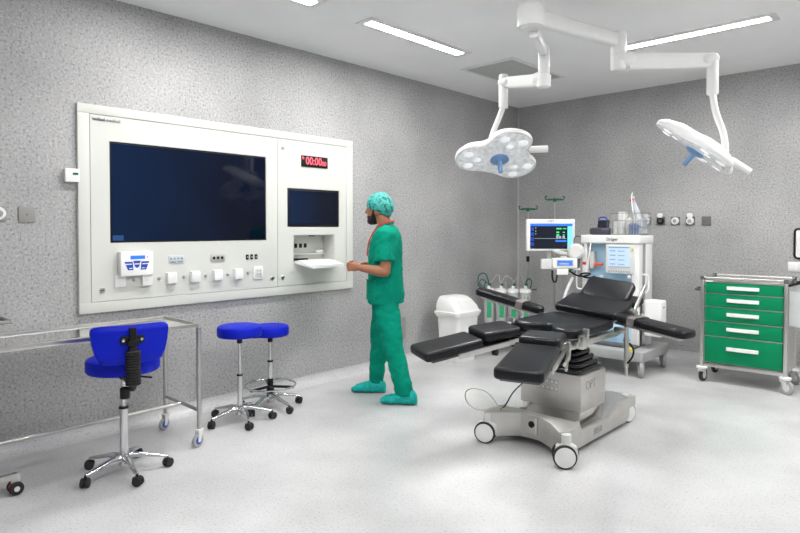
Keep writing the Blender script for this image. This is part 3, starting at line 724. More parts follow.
def pack(name, label, cat, m_, c, d, bev, loc, rot=0, top=None, group=None):
    t = thing(name, label, cat, loc, rot, group)
    MB().box((0,0,d[2]/2), d, bev, 3).build('wrapper', m_, t)
    if top: MB().box((0,0,d[2]+.008), (d[0]*.5, d[1]*.5, .016), .004).build('cap', top, t)
    return t
bz = 1.3845
pack('supply_carton', 'tall white carton at the left end of the wire basket', 'carton', 'white', None, (.065,.10,.235), .008, (1.785,-.80,bz))
pack('bandage_roll', 'white upright pack at the front left of the wire basket', 'pack', 'white', None, (.04,.05,.135), .012, (1.765,-.925,bz), 8)
pack('bandage_roll', 'second white pack from the left at the front of the wire basket', 'pack', 'white', None, (.05,.05,.13), .014, (1.818,-.92,bz), -6)
pack('bottle', 'yellow-capped bottle in the middle of the wire basket', 'bottle', 'offw', None, (.055,.055,.165), .02, (1.872,-.86,bz), 0, 'yellow')
pack('sterile_pack', 'blue sterile pack at the front right of the wire basket', 'pack', 'bluepack', None, (.10,.07,.115), .025, (1.950,-.92,bz), 14)
pack('sterile_pack', 'greyish clear-wrapped pack at the right end of the wire basket', 'pack', 'bag', None, (.045,.11,.17), .018, (2.012,-.85,bz), -5)
t = thing('tubing_bag', 'crumpled clear bag of tubing sticking out of the wire basket', 'bag', (1.935,-.765,bz))
b = MB(); rings = []
for i, (z, r1, r2, dx) in enumerate(((.0,.03,.03,.0),(.05,.05,.035,.0),(.14,.048,.03,-.005),(.22,.04,.026,-.02),(.30,.025,.02,-.04),(.345,.016,.012,-.055),(.37,.024,.014,-.07),(.40,.012,.008,-.055))):
    rings.append([(dx+r1*cos(2*pi*j/14)*(1+.22*noise.noise((j*.9,i*1.3,2))), r2*sin(2*pi*j/14)*(1+.25*noise.noise((j*1.1,i,7))), z+.012*noise.noise((j,i,1))) for j in range(14)])
b.loft(rings).build('wrap', 'bag', t, ang=20)
MB().tube(smoothline([(-.09,0,.35),(-.075,-.01,.372),(-.05,-.012,.36)]), .008, 7, round_=True).build('red_clip', 'red', t)
MB().tube(smoothline([(-.02,-.04,.05),(-.03,-.045,.18),(-.06,-.03,.31),(-.07,-.02,.40),(-.06,-.02,.43)]), .006, 7, round_=True).build('tube', 'white', t)

# patient monitor
t = thing('patient_monitor', 'white patient monitor with dark vital-signs screen beside the anaesthesia machine', 'monitor', (1.085,-1.07,1.373), 43.3)
MB().bx(-.265, .265, -.03, .03, -.175, .175, .014, 3).build('housing', 'white', t)
s_ = MB(); s_.bx(-.225, .235, -.033, -.029, -.150, .125); sc_ = s_.build('screen', 'uidark', t)
u = MB(); yq0, yq1 = -.0345, -.033
u.slot(0).bx(-.225, .235, yq0, yq1, .098, .125)
u.slot(1).bx(.182, .235, yq0, yq1, -.150, .097)
for i in range(4): u.slot(2).bx(-.222, -.185, yq0, yq1, .045-i*.055, .085-i*.055)
for i, (z, w_) in enumerate(((.07,.055),(.03,.03),(.0,.03))):
    u.slot(3).bx(.06, .06+w_, yq0, yq1, z-.008, z+.008); u.slot(3).bx(.13, .13+w_*.7, yq0, yq1, z-.005, z+.005)
u.slot(4).bx(-.18, .17, yq0, yq1, -.040, -.036)
for x in (.07, .10, .14): u.slot(4).bx(x-.012, x+.012, yq0, yq1, -.034, -.012)
u.slot(0).bx(.05, .17, yq0, yq1, -.075, -.055)
for z in (.085,.05,.02): u.slot(4).bx(-.17, -.162, yq0, yq1, z-.012, z)
u.build('screen_graphics', ['uiblue','uicyan','btnblue','uigreen','uigrey'], sc_)
text('Dräger', .022, M.Translation((0,-.0305,.155)) @ FNY, 'ink', t)
MB().bx(.16, .19, -.034, -.028, -.17, -.158, .002).build('indicator', 'yellow', t)
bk = MB(); bk.bx(-.1, .1, .03, .07, -.1, .1, .015); bk.bx(-.02, .02, .03, .06, -.26, -.09, .006); bk.build('mount', 'offw', t)
ml = (TR((1.085,-1.07,1.373)) @ RZ(43.3)).inverted() @ TR((ax, ay, 0))
am = MB(); am.tube(smoothline([(xl-.003,yf+.02,1.17),(xl-.10,yf-.05,1.17),(xl-.22,yf-.06,1.175),(A(1.10),B(-1.04),1.20)],2), .022, 10)
am.bm.transform(ml); am.build('arm', 'offw', t)
MB().lathe([(.075,0),(.085,.02),(.085,.05),(.06,.07)], m=ml @ TR((xl-.06,yf-.02,1.20)) @ RX(90) @ RY(20), n=22).build('arm_joint', 'offw', t)
# infusion module under the monitor
t = thing('infusion_module', 'white module with small blue display under the patient monitor', 'medical device', (1.285,-1.13,1.075), 40)
MB().bx(-.13, .13, -.05, .05, -.055, .055, .014, 3).build('housing', 'white', t)
MB().bx(-.085, .085, -.053, -.049, -.028, .035, .002).build('bezel', 'grey', t)
MB().bx(-.03, .03, .0, .04, .05, .075, .004).build('bracket', 'offw', t)
MB().bx(-.075, .075, -.0545, -.0525, -.020, .028).build('display', 'uiblue', t)
MB().bx(-.06, .04, -.0553, -.0545, -.012, .004).build('readout', 'uigrey', t)
MB().bx(-.245, -.132, -.03, .04, -.065, .045, .012).build('side_module', 'offw', t)
MB().bx(-.13, .17, -.02, .06, -.075, -.057, .004).build('tray', 'offw', t)
MB().bx(-.09, .03, -.075, -.055, -.12, -.055, .008).build('paper_pocket', 'white', t)
MB().tube(smoothline([(-.13,-.03,-.08),(-.135,-.05,-.15),(-.12,-.05,-.20),(-.09,-.05,-.20),(-.08,-.04,-.13)],3), .009, 8, round_=True).build('coiled_cable', 'black', t)
MB().tube(smoothline([(.05,-.03,-.08),(.12,-.05,-.13),(.20,-.05,-.14),(.28,-.05,-.11),(.22,-.03,-.10),(.14,-.04,-.12),(.24,-.05,-.16),(.32,-.02,-.14)],3), .009, 8, round_=True).build('cable', 'black', t)
MB().bx(.04, .08, -.06, -.05, -.075, -.06, .003).build('green_plug', 'dgreen', t)

# ------------------------------------------------------------------ green drawer cart
t = thing('drawer_cart', 'green five-drawer medical cart with a steel frame by the back wall', 'cart', (2.935,-.69,0), 2.5)
W2, D2 = .335, .225
body = MB(); body.bx(-W2+.02, W2-.02, -D2+.022, D2-.01, .165, .945); body.build('carcass', 'steel2', t)
zs = [.172,.395,.525,.655,.785,.925]
zs = [.19, .44, .58, .714, .84, .945]
for k in range(5):
    d = MB().bx(-W2+.022, W2-.022, -D2-.002, -D2+.022, zs[k]+.005, zs[k+1]-.005, .004).build('drawer', 'green', t)
    zc = (zs[k]+zs[k+1])/2+(.02 if k == 0 else .005); hh_ = MB()
    hh_.loft([[(x, -D2-.002-q, zc+zz) for x in (0,) for q, zz in ()] for _ in ()]) if False else None
    prof = []
    for i in range(9):
        x = -.13+.26*i/8; bow = .018*(1-((i-4)/4)**4)+.004
        prof.append([(x, -D2-.002, zc+.016), (x, -D2-.004-bow, zc+.014), (x, -D2-.006-bow, zc-.012), (x, -D2-.002-bow*.6, zc-.018), (x, -D2-.002, zc-.012)])
    hh_.loft(prof).build('handle', 'white', d)
tr = MB()
for k in range(1, 5): tr.bx(-W2+.02, W2-.02, -D2-.004, -D2+.01, zs[k]-.004, zs[k]+.004)
tr.bx(-W2+.015, W2-.015, -D2-.004, -D2+.02, .150, .183, .004); tr.bx(-W2+.015, W2-.015, -D2-.004, -D2+.02, .945, .962, .003)
tr.build('front_trim', 'steel', t)
for x in (-W2, W2):
    for y in (-D2, D2):
        MB().bx(x-.016, x+.016, y-.016, y+.016, .125, .965, .006).build('corner_post', 'steel', t)
        MB().bx(x-.018, x+.018, y-.018, y+.018, .965, 1.0, .005).build('post_cap', 'dgrey', t)
        fk = caster(t, x, y, .062, 'offw', 'grey' if x > 0 else 'rubber', 'offw', -35 if x > 0 else 80, .135)
        MB().lathe([(.045,.125),(.048,.13),(.048,.145),(.03,.15)], c=(x,y,0), n=16).build('bumper', 'white', t)
MB().bx(-W2, W2, -D2, D2, .956, .963).build('top_tray', 'steel', t)
rl = MB()
for y in (-D2, D2): rl.cyl((-W2, y, .985), (W2, y, .985), .009, n=10)
for x in (-W2, W2): rl.cyl((x, -D2, .985), (x, D2, .985), .009, n=10)
rl.build('guard_rail', 'steel', t)
MB().tube(smoothline([(-W2,-D2+.02,.865),(-W2-.08,-D2+.02,.865),(-W2-.09,0,.865),(-W2-.08,D2-.02,.865),(-W2,D2-.02,.865)],2), .010, 10).build('push_handle', 'dgrey', t)
MB().bx(W2+.0, W2+.006, -D2+.02, D2-.02, .165, .62).build('side_panel', 'steel2', t)
sb = MB(); sb.bx(W2+.017, W2+.023, -D2+.02, D2-.05, .60, .93).bx(W2+.017, W2+.115, -D2+.02, -D2+.026, .60, .90).bx(W2+.017, W2+.115, D2-.056, D2-.05, .60, .90).bx(W2+.109, W2+.115, -D2+.026, D2-.056, .60, .88).bx(W2+.017, W2+.115, -D2+.02, D2-.05, .595, .601)
sb.build('side_bin', 'cloud', t)
MB().tube([(W2,-D2,.94),(W2+.13,-D2+.02,.985),(W2+.13,D2-.02,.985),(W2,D2,.94)], .010, 8).build('bin_rail', 'black', t)
MB().bx(-W2+.03, -W2+.09, -D2-.008, -D2-.005, .946, .960).build('label_card', 'white', t)

# ------------------------------------------------------------------ operating table
t = thing('operating_table', 'black padded operating table with split leg rests on a steel column base', 'operating table', (2.33,-3.05,0))
# base casing
fr = [(-.30,-.55),(-.27,-.635),(-.19,-.575),(-.08,-.475),(.06,-.475),(.17,-.535),(.30,-.655),(.335,-.60),(.335,-.53),(.30,-.40),(-.28,-.40)]
c = MB(); 
def casing():
    lo = []; 
    P = fr
    return P
c.prism(fr, .05, .21, .008); c.build('front_casing', 'steel2', t)
MB().bx(-.04, .045, -.4815, -.470, .085, .20, .003).build('access_plate', 'steel', t)
sk = MB().lathe([(.022,0),(.022,.006),(.014,.008),(.012,.004)], m=TR((.005,-.4815,.15)) @ RX(90), n=16).build('power_inlet', 'black', t)
def side_plate(x0, x1):
    P = [(-.42,.035),(.36,.03),(.42,.06),(.42,.12),(.53,.12),(.53,.195),(.25,.195),(.08,.135),(-.335,.140),(-.37,.205),(-.42,.205)]
    return MB().prism(P, x0, x1, .003, m=M(((0,0,1,0),(1,0,0,0),(0,1,0,0),(0,0,0,1))))
side_plate(.272,.290).build('side_plate', 'steel2', t); side_plate(-.29,-.272).build('side_plate', 'steel2', t)
dk = MB(); dk.bx(-.27, .27, -.41, .10, .06, .105, .004); dk.loft([[(-.27,.10,.06),(.27,.10,.06),(.27,.10,.105),(-.27,.10,.105)],[(-.27,.25,.06),(.27,.25,.06),(.27,.25,.185),(-.27,.25,.185)],[(-.27,.53,.10),(.27,.53,.10),(.27,.53,.19),(-.27,.53,.19)]]); dk.loft([[(-.27,-.42,.075),(.27,-.42,.075),(.27,-.42,.206),(-.27,-.42,.206)],[(-.27,-.30,.075),(.27,-.30,.075),(.27,-.30,.108),(-.27,-.30,.108)]])
dk.build('deck', 'grey', t)
text('8850', .062, M.Translation((.2905, -.17, .085)) @ FX @ M.Diagonal((1.05,1,1,1)), 'etch', t, align='LEFT')
def twheel(x, y, rz=0):
    m = TR((x, y, 0)) @ RZ(rz)
    f = MB(); f.prism([(-.075,.05),(-.06,.13),(.0,.155),(.06,.13),(.07,.07),(.045,.05)], -.03, .03, .006, m=m @ RX(90)); f.cyl((0,0,.13),(0,0,.20), .03, n=14, m=m)
    o = f.build('caster', 'offw', t)
    for s in (-1, 1): MB().lathe([(.05,-.013),(.067,-.013),(.072,-.008),(.072,.008),(.067,.013),(.05,.013)], m=m @ TR((-.012,s*.034,.072)) @ RX(90), n=26).build('tyre', 'rubber', o)
    for s in (-1, 1): MB().lathe([(.004,-.015),(.050,-.015),(.0615,-.013),(.0615,.013),(.050,.015),(.004,.015)], m=m @ TR((-.012,s*.036,.072)) @ RX(90), n=26).build('hub_cap', 'white', o)
twheel(-.262,-.60,20); twheel(.335,-.63,35); twheel(.235,.475,75); twheel(-.235,.475,75)
# column
K['mirror'] = mat('polished lower column', (.62,.60,.57), .16, 1., var=.05)
cl = MB(); cl.bx(-.218, .222, -.232, .122, .10, .225, .006); cl.build('lower_column', 'mirror', t)
cu = MB(); cu.bx(-.228, .235, -.242, .132, .215, .462, .008); uc = cu.build('upper_column', 'steel2', t)
text('OPT', .085, M.Translation((.2357, -.175, .385)) @ FX @ M.Diagonal((.9,1,1,1)), 'etch', uc, align='LEFT')
cp = MB(); cp.bx(-.10, .08, -.2445, -.242, .325, .415, .001); kp = cp.build('control_plate', 'steel', uc)
kk = MB()
for r_ in range(2):
    for c_ in range(5): 
        x = -.080+c_*.034; z = .393-r_*.045
        kk.slot(0).bx(x-.012, x+.012, -.2455, -.2444, z-.014, z+.014); kk.slot(1).bx(x-.0095, x+.0095, -.2458, -.2454, z-.0115, z+.0115)
kk.slot(0).bx(-.095, .075, -.2455, -.2444, .3695, .3715)
kk.build('key', ['ink','offw'], uc)
be = MB()
for i, (k, z) in enumerate(((1.,.463),(.90,.495),(.80,.53),(.70,.565),(.60,.60))):
    be.prism(rrect(.45*k, .37*k, .04, cx=.0, cy=-.055), z, z+.036, .014, 3)
be.build('bellows', 'bellows', t)
hd_ = MB(); hd_.bx(-.11, .11, -.17, .07, .64, .70, .01); hd_.build('table_head', 'steel2', t)
T0 = TR((0,0,.795)) @ RY(3.)
# frame rails under the pads
rl = MB()
for x in (-.225, .225): rl.bx(x-.014, x+.014, -.40, .34, -.125, -.075, .004, m=T0)
for y in (-.33, .22): rl.bx(-.211, .211, y-.02, y+.02, -.115, -.075, .004, m=T0)
rl.build('seat_frame', 'steel', t)
for s in (-1, 1):
    q = MB(); q.bx(s*.265-.006, s*.265+.006, -.36, .30, -.105, -.070, .003, m=T0)
    for y in (-.30, -.02, .25): q.bx(min(s*.24, s*.262), max(s*.24, s*.262), y-.015, y+.015, -.10, -.075, m=T0)
    q.build('side_rail', 'steel', t)
def pad(name, P, th, m, bev=.018, chk=0):
    o = MB().prism(chaikin(P, chk) if chk else P, -th, 0, bev, 4, m=m).build(name, 'vinyl', t, ang=45)
    return o
# seat with perineal cut-out (local y- is the foot end)
seatP = rrect(.50,.62,.05,5,0,-.05)
seatP = [(.25-.03,.26),(.25,.24),(.25,-.25),(.235,-.33),(.19,-.36),(.12,-.36),(.07,-.33),(.04,-.27),(0,-.25),(-.04,-.27),(-.07,-.33),(-.12,-.36),(-.19,-.36),(-.235,-.33),(-.25,-.25),(-.25,.24),(-.22,.26)]
def pieces(P): return chaikin(P, 2)
pad('seat_pad', pieces(seatP), .065, T0, .022)
# back section
Tb = TR((0,.27,.80)) @ RY(4.5) @ RX(14)
pad('back_pad', rrect(.50,.30,.03,5,0,.145), .055, Tb @ TR((0,0,.045)), .018)
MB().bx(-.23, .23, .0, .34, -.035, -.012, .006, m=Tb).build('back_plate', 'steel2', t)
wg = pad('shoulder_pad', rrect(.50,.16,.04,5,.02,.40), .045, Tb @ TR((0,0,.02)), .015)
Th = TR((0,.56,.905)) @ RY(5) @ RX(38)
pad('head_pad', rrect(.39,.235,.055,6,0,.115), .065, Th, .024)
MB().bx(-.14, .14, .0, .20, -.085, -.067, .004, m=Th).bx(-.10, -.08, -.14, .06, -.085, -.07, m=Th).bx(.08, .10, -.14, .06, -.085, -.07, m=Th).build('head_plate', 'steel2', t)
# leg sections
def leg(x0, y0, z0, yaw, drop, lens, tilt, w, thick=.065):
    """yaw: splay about z, pads extend towards local -y"""
    m = TR((x0, y0, z0)) @ RZ(yaw) @ RY(tilt) @ RX(drop)
    L1, L2 = lens
    pad('thigh_pad', rrect(w, L1, .035, 5, 0, -L1/2), thick, m @ RX(-4) @ TR((0,0,.012)), .02)
    pad('calf_pad', rrect(w+.01, L2, .03, 5, 0, -L1-L2/2-.012), thick, m, .02)
    MB().bx(-w/2+.02, w/2-.02, -L1-L2+.04, -.03, -thick-.018, -thick-.004, .004, m=m).build('leg_plate', 'dgrey', t)
    q = MB()
    for s in (-1, 1): q.bx(s*(w/2+.006)-.006, s*(w/2+.006)+.006, -L1-L2*.5, -.08, -thick-.025, -thick+.012, .003, m=m)
    q.bx(-w/2, w/2, -L1-.03, -L1+.03, -thick-.026, -thick-.006, .004, m=m); q.bx(-.03, .03, -.06, .15, -thick-.03, -thick, .006, m=m)
    q.build('leg_rail', 'steel', t)
    return m
mL = leg(-.247,-.322,.764,-22,8.4,(.304,.442),4.2,.25)
mR = leg(.114,-.476,.773,20.8,2.3,(.328,.602),1.2,.25)
# hinges/joints of the leg section
for x, m in ((0, mL), (0, mR)):
    for s in (-1, 1):
        j = MB(); j.lathe([(.03,-.018),(.034,-.012),(.034,.012),(.03,.018)], m=m @ TR((s*.10,.0,-.075)) @ RY(90), n=18); j.bx(s*.10-.014, s*.10+.014, -.10, .05, -.088, -.058, .006, m=m); j.build('hinge', 'steel', t)
lv = MB(); lv.tube([mR @ V((.145,-.02,-.05)), mR @ V((.165,-.22,-.10)), mR @ V((.165,-.42,-.09))], .011, 8, round_=True); lv.tube([mR @ V((.14,-.05,-.09)), mR @ V((.16,-.30,-.15))], .010, 8, round_=True); lv.build('locking_lever', 'steel', t)
cl_ = MB(); cl_.bx(.255, .295, -.33, -.26, -.12, -.03, .01, m=T0); cl_.bx(.27, .31, -.30, -.275, -.05, .015, .006, m=T0); cl_.build('clamp', 'steel', t)
cl_ = MB(); cl_.bx(-.295, -.255, -.33, -.26, -.12, -.03, .01, m=T0); cl_.bx(-.31, -.27, -.30, -.275, -.06, .005, .006, m=T0); cl_.build('clamp', 'steel', t)
# arm boards
def arm(p0, p1, w, up=(0,0,1)):
    p0, p1 = V(p0), V(p1); d = (p1-p0); Ln = d.length; d.normalize()
    z = V(up); z = (z-d*z.dot(d)).normalized(); y = z.cross(d)
    m = TR(p0, M((d, y, z)).transposed())
    P = [(0,-w*.40),(Ln*.35,-w*.5),(Ln*.93,-w*.5),(Ln,-w*.38),(Ln,w*.38),(Ln*.93,w*.5),(Ln*.35,w*.5),(0,w*.40)]
    o = pad('arm_pad', chaikin(P, 2), .055, m, .018)
    MB().bx(.02, Ln-.06, -w*.3, w*.3, -.075, -.058, .004, m=m).build('arm_plate', 'steel', t)
    st = MB(); xs = Ln*.30
    rg = []
    for x in (xs-.028, xs+.028): rg.append([m @ V((x, yy, zz)) for yy, zz in ((-w*.5-.006,-.06),(-w*.5-.006,.0),(-w*.4,.008),(w*.4,.008),(w*.5+.006,.0),(w*.5+.006,-.06),(w*.5+.002,-.06),(w*.5+.002,-.002),(w*.4,.003),(-w*.4,.003),(-w*.5-.002,-.002),(-w*.5-.002,-.06))])
    st.loft(rg); st.build('strap', 'strapgrey', o)
    return m, Ln
m, Ln = arm((.245,.30,.835), (.80,.16,.782), .165)
pv = MB(); pv.cyl((.335,.245,.46),(.335,.245,.79), .016, n=12); pv.cyl((.335,.245,.40),(.335,.245,.47), .011, n=10); pv.bx(.25, .345, .225, .265, .70, .74, .006); pv.lathe([(.022,.60),(.022,.66)], c=(.335,.245,0), n=12)
pv.build('arm_support', 'steel', t)
MB().tube(smoothline([(.36,.245,.63),(.40,.22,.60),(.40,.20,.55),(.36,.21,.50)],2), .007, 8, round_=True).build('release_lever', 'black', t)
m, Ln = arm((-.255,.13,.845), (-.815,.055,.965), .15)
pv = MB(); pv.tube([m @ V((.06,-.05,-.085)), m @ V((Ln-.06,-.055,-.085))], .010, 8); pv.tube([m @ V((Ln-.06,-.055,-.085)), m @ V((Ln-.02,-.06,-.07))], .016, 8, round_=True); pv.bx(-.31, -.25, .08, .16, .755, .80, .006)
pv.build('arm_support', 'steel', t)
# head-end uprights beside the head rest
q = MB(); q.tube([(.275,.50,.80),(.31,.55,.93),(.33,.60,1.02)], .014, 10); q.bx(.24, .30, .47, .54, .77, .83, .008); q.build('side_post', 'steel', t)
q = MB(); q.tube([(-.275,.46,.83),(-.30,.56,.93),(-.29,.64,1.03)], .013, 10, round_=True); q.build('side_post', 'grey', t)
# cables lying at the table foot
o = MB().tube(smoothline([V(p_)+V((-.23,-.70,0)) for p_ in [(.05,.22,.2125),(.05,.12,.24),(.06,.0,.36),(.02,-.05,.40),(-.10,-.05,.38),(-.17,.02,.28),(-.13,.08,.2),(-.03,.15,.205),(.05,.20,.2125)]],3), .0035, 6, round_=True).build('cable', 'cableY', t); o['label'] = 'thin pale yellow cable'
o = MB().tube(smoothline([V(p_)+V((-.23,-.55,0)) for p_ in [(.02,.03,.216),(.015,.09,.22),(.02,.17,.30),(.05,.26,.36),(.10,.305,.40)]],3), .005, 7, round_=True).build('cable', 'black', t); o['label'] = 'black cable'

# ------------------------------------------------------------------ surgical lights
def lamp_outline(angs, R=.352, rv=.195, half=28):
    P = []
    angs = sorted(a % 360 for a in angs)
    for i, a in enumerate(angs):
        n = angs[(i+1) % 3]; 
        if n < a: n += 360
        P += [(R*.93*cos(rad(a-half)), R*.93*sin(rad(a-half))), (R*1.02*cos(rad(a)), R*1.02*sin(rad(a))), (R*.93*cos(rad(a+half)), R*.93*sin(rad(a+half)))]
        mid = (a+n)/2; P += [(rv*cos(rad(mid)), rv*sin(rad(mid)))]
    return P
def lamp_head(t, c, n, u, angs, handle_ang):
    """n: light direction, u: in-plane x"""
    n = V(n).normalized(); u = V(u); u = (u-n*u.dot(n)).normalized(); v = n.cross(u)
    m = TR(c, M((u, v, n)).transposed())
    P = chaikin(lamp_outline(angs), 2)
    b = MB(); rings = []
    for k, z in ((.30,-.085),(.62,-.075),(.88,-.045),(.985,-.015),(1.0,.0),(.985,.012)):
        rings.append([m @ V((x*k, y*k, z)) for x, y in P])
    hd = b.loft(rings).build('lamp_housing', 'whitep', t, ang=50)
    b = MB(); b.loft([[m @ V((x*k, y*k, z)) for x, y in P] for k, z in ((.955,.0121),(.945,.020),(.80,.026),(.3,.030),(.1,.030))]); ln = b.build('lens', 'lens', hd, ang=50)
    ri = MB(); ri.loft([[m @ V((x*k, y*k, z)) for x, y in P] for k, z in ((.965,.0118),(.992,.0118),(.99,.019),(.967,.019))], closed=True); ri.build('rim', 'white', hd)
    for a in angs:
        for da, rr, s in ((-17,.25,.036),(17,.25,.036),(0,.17,.030)):
            q = m @ TR((rr*cos(rad(a+da)), rr*sin(rad(a+da)), .027))
            MB().lathe([(s,0),(s*.8,.004),(s*.3,.006),(.001,.006)], m=q, n=18).build('light_cell', 'led', ln)
    MB().lathe([(.07,.028),(.072,.038),(.05,.050),(.02,.056),(.018,.075),(.017,.145),(.013,.150)], m=m, n=22).build('sterile_handle', 'mblue', hd)
    a = rad(handle_ang); d = V((cos(a), sin(a), 0)); pth = [d*.14, d*.26]
    h = MB(); h.tube([m @ (d*.10+V((0,0,-.05))), m @ (d*.23+V((0,0,-.05)))], .018, 10); h.tube([m @ (d*.22+V((0,0,-.05))), m @ (d*.375+V((0,0,-.05)))], .027, 14)
    h.build('side_grip', 'whitep', hd)
    return m
t = thing('surgical_light', 'ceiling-mounted twin surgical lamp with two white three-lobed heads over the operating table', 'surgical light', (2.348,-3.583,0))
def W(p): return V(p)-V((2.348,-3.583,0))
b = MB(); b.lathe([(.105,H-.03),(.105,H)], n=32); b.lathe([(.075,2.86),(.075,H-.03)], n=32); b.build('ceiling_tube', 'whitep', t)
MB().lathe([(.082,2.745),(.086,2.755),(.086,2.865),(.082,2.872)], n=36).build('hub', 'whitep', t)
MB().lathe([(.04,2.735),(.06,2.738),(.072,2.745)], n=24).build('hub_cap', 'white', t)
def boxarm(name, p0, p1, h0, h1, w0, w1, matn='whitep', bev=True):
    p0, p1 = W(p0), W(p1); d = (p1-p0).normalized(); x = V((0,0,1)); x = (x-d*x.dot(d)).normalized(); y = d.cross(x)
    def rr(p, h, w): return [p+x*a+y*b_ for a, b_ in rrect(h, w, min(h,w)*.3, 4)]
    return MB().loft([rr(p0, h0, w0), rr(p1, h1, w1)]).build(name, matn, t)
# right branch
e1, e2, e3, e4, e5 = (2.574,-2.766,2.795), (2.574,-2.766,2.651), (3.068,-2.299,2.655), (3.068,-2.299,2.434), (3.126,-2.245,2.0)
e1 = (2.574,-2.766,2.795)
boxarm('extension_arm', (2.348+.02,-3.583+.06,2.81), e1, .105, .095, .07, .065)
j = MB(); j.lathe([(.052,2.68),(.055,2.69),(.055,2.84),(.05,2.85)], c=W((e1[0],e1[1],0)), n=26); j.build('elbow', 'whitep', t)
e2 = (e1[0], e1[1], 2.655); j = MB(); j.lathe([(.04,2.58),(.052,2.59),(.055,2.68)], c=W((e1[0],e1[1],0)), n=24); j.tube([W(e2), W(e2)+(V(e3)-V(e2))*.12], .055, 18, round_=True); j.build('elbow_cap', 'white', t)
boxarm('spring_arm', tuple(V(e2)+(V(e3)-V(e2))*.10+V((0,0,-.01))), e3, .125, .10, .075, .06, 'white')
j = MB(); j.tube([W(e3)-(V(e3)-V(e2))*.08, W(e3)+V((0,0,.01))], .045, 16, round_=True); j.lathe([(.036,2.41),(.040,2.42),(.040,2.65),(.03,2.67)], c=W((e3[0],e3[1],0)), n=22); j.build('wrist_joint', 'whitep', t)
MB().tube(smoothline([W((e3[0],e3[1],2.43)), W((3.085,-2.29,2.28)), W((3.135,-2.235,2.12)), W((3.14,-2.225,1.93))],2), .024, 14).build('lamp_tube', 'whitep', t)
j = MB(); j.tube([W((3.14,-2.225,1.96)), W((3.15,-2.215,1.87))], .036, 14, round_=True); j.build('yoke', 'whitep', t)
Zv = V((0,0,1))
dv = (V((2.995,-2.369,2.025))-V((4.41,-7.0,1.45))).normalized(); hx = dv.cross(Zv).normalized(); uz = hx.cross(dv)
ax_ = (hx*.785-uz*.61).normalized(); nR = (-hx*.61-uz*.785-dv*.13).normalized()   # tilted almost edge-on to the room's front
lamp_head(t, W((2.995,-2.369,2.025)), nR, ax_, (178,62,-58), 5)
# left branch
f1, f2 = (2.154,-3.08,2.735), (2.154,-3.03,2.55)
boxarm('extension_arm', (2.348-.01,-3.583+.05,2.735), f1, .085, .075, .06, .05)
j = MB(); j.lathe([(.04,2.56),(.042,2.57),(.042,2.765),(.036,2.775)], c=W((f1[0],f1[1],0)), n=22); j.build('elbow', 'whitep', t)
f2 = (f1[0], f1[1], 2.54); f3 = (1.772,-3.028,2.58)
j = MB(); j.lathe([(.036,2.47),(.05,2.48),(.052,2.56)], c=W((f1[0],f1[1],0)), n=22); j.tube([W(f2), W(f2)+(V(f3)-V(f2))*.15], .05, 16, round_=True); j.build('elbow_cap', 'white', t)
boxarm('spring_arm', tuple(V(f2)+(V(f3)-V(f2))*.12+V((0,0,-.01))), f3, .095, .085, .065, .055, 'white')
j = MB(); j.tube([W(f3)-(V(f3)-V(f2))*.08, W(f3)], .045, 16, round_=True); j.lathe([(.034,2.385),(.037,2.395),(.037,2.63),(.03,2.645)], c=W((f3[0],f3[1],0)), n=22); j.build('wrist_joint', 'whitep', t)
MB().tube(smoothline([W((f3[0],f3[1],2.41)), W((1.765,-3.035,2.37)), W((1.70,-3.09,2.16)), W((1.695,-3.09,2.09))],1), .022, 14).build('lamp_tube', 'whitep', t)
s27 = rad(28); nL = (-Zv*cos(s27)-Fh*sin(s27))
mL_ = lamp_head(t, W((1.777,-3.091,2.005)), nL, Rt, (184,72,-40), 4)

# ------------------------------------------------------------------ person
PX, PY = .83, -3.37; ang = 216.87
bz = MB()
def limb(mb, P, R, n=14): mb.tube(smoothline(P, 1) if False else P, R, n, round_=True)
HP = V((.03,0,1.46))
Hm = M.Translation(HP) @ RZ(-14) @ M.Translation(-HP)      # head turned slightly away
def hp(x, y, z): return Hm @ V((x, y, z))
# head and neck
bz.ell((.06,0,1.635), (.100,.077,.105), m=RZ(-14)); bz.ell(hp(.108,0,1.553), (.060,.055,.065), m=RZ(-14)); bz.ell(hp(.125,0,1.60), (.050,.060,.07), m=RZ(-14))
bz.tube([hp(.155,0,1.640), hp(.176,0,1.60), hp(.184,0,1.587)], [.012,.014,.015], 10, round_=True)
bz.ell(hp(.165,0,1.553), (.014,.024,.009)); bz.ell(hp(.166,0,1.54), (.013,.021,.009)); bz.ell(hp(.158,0,1.505), (.02,.025,.018)); bz.ell(hp(.150,0,1.648), (.018,.05,.014), m=RZ(-14))
for s in (-1, 1):
    e = hp(.055, s*.077, 1.595); bz.ell(e, (.020,.008,.032), m=RZ(-14) @ RY(12)); bz.ell(hp(.07,s*.07,1.58), (.014,.012,.02))
limb(bz, [(-.01,0,1.40),(.012,0,1.47),(.05,0,1.57)], [.072,.060,.058])
# trunk
ring = lambda z, cx, d, w: [(cx+d*cos(2*pi*j/24), w*sin(2*pi*j/24), z) for j in range(24)]
bz.loft([ring(*q) for q in ((.80,0,.06,.10),(.86,0,.07,.125),(.95,0,.085,.14),(1.08,.005,.105,.15),(1.25,.01,.115,.17),(1.36,.005,.095,.165),(1.41,0,.07,.12),(1.45,.005,.055,.07))])
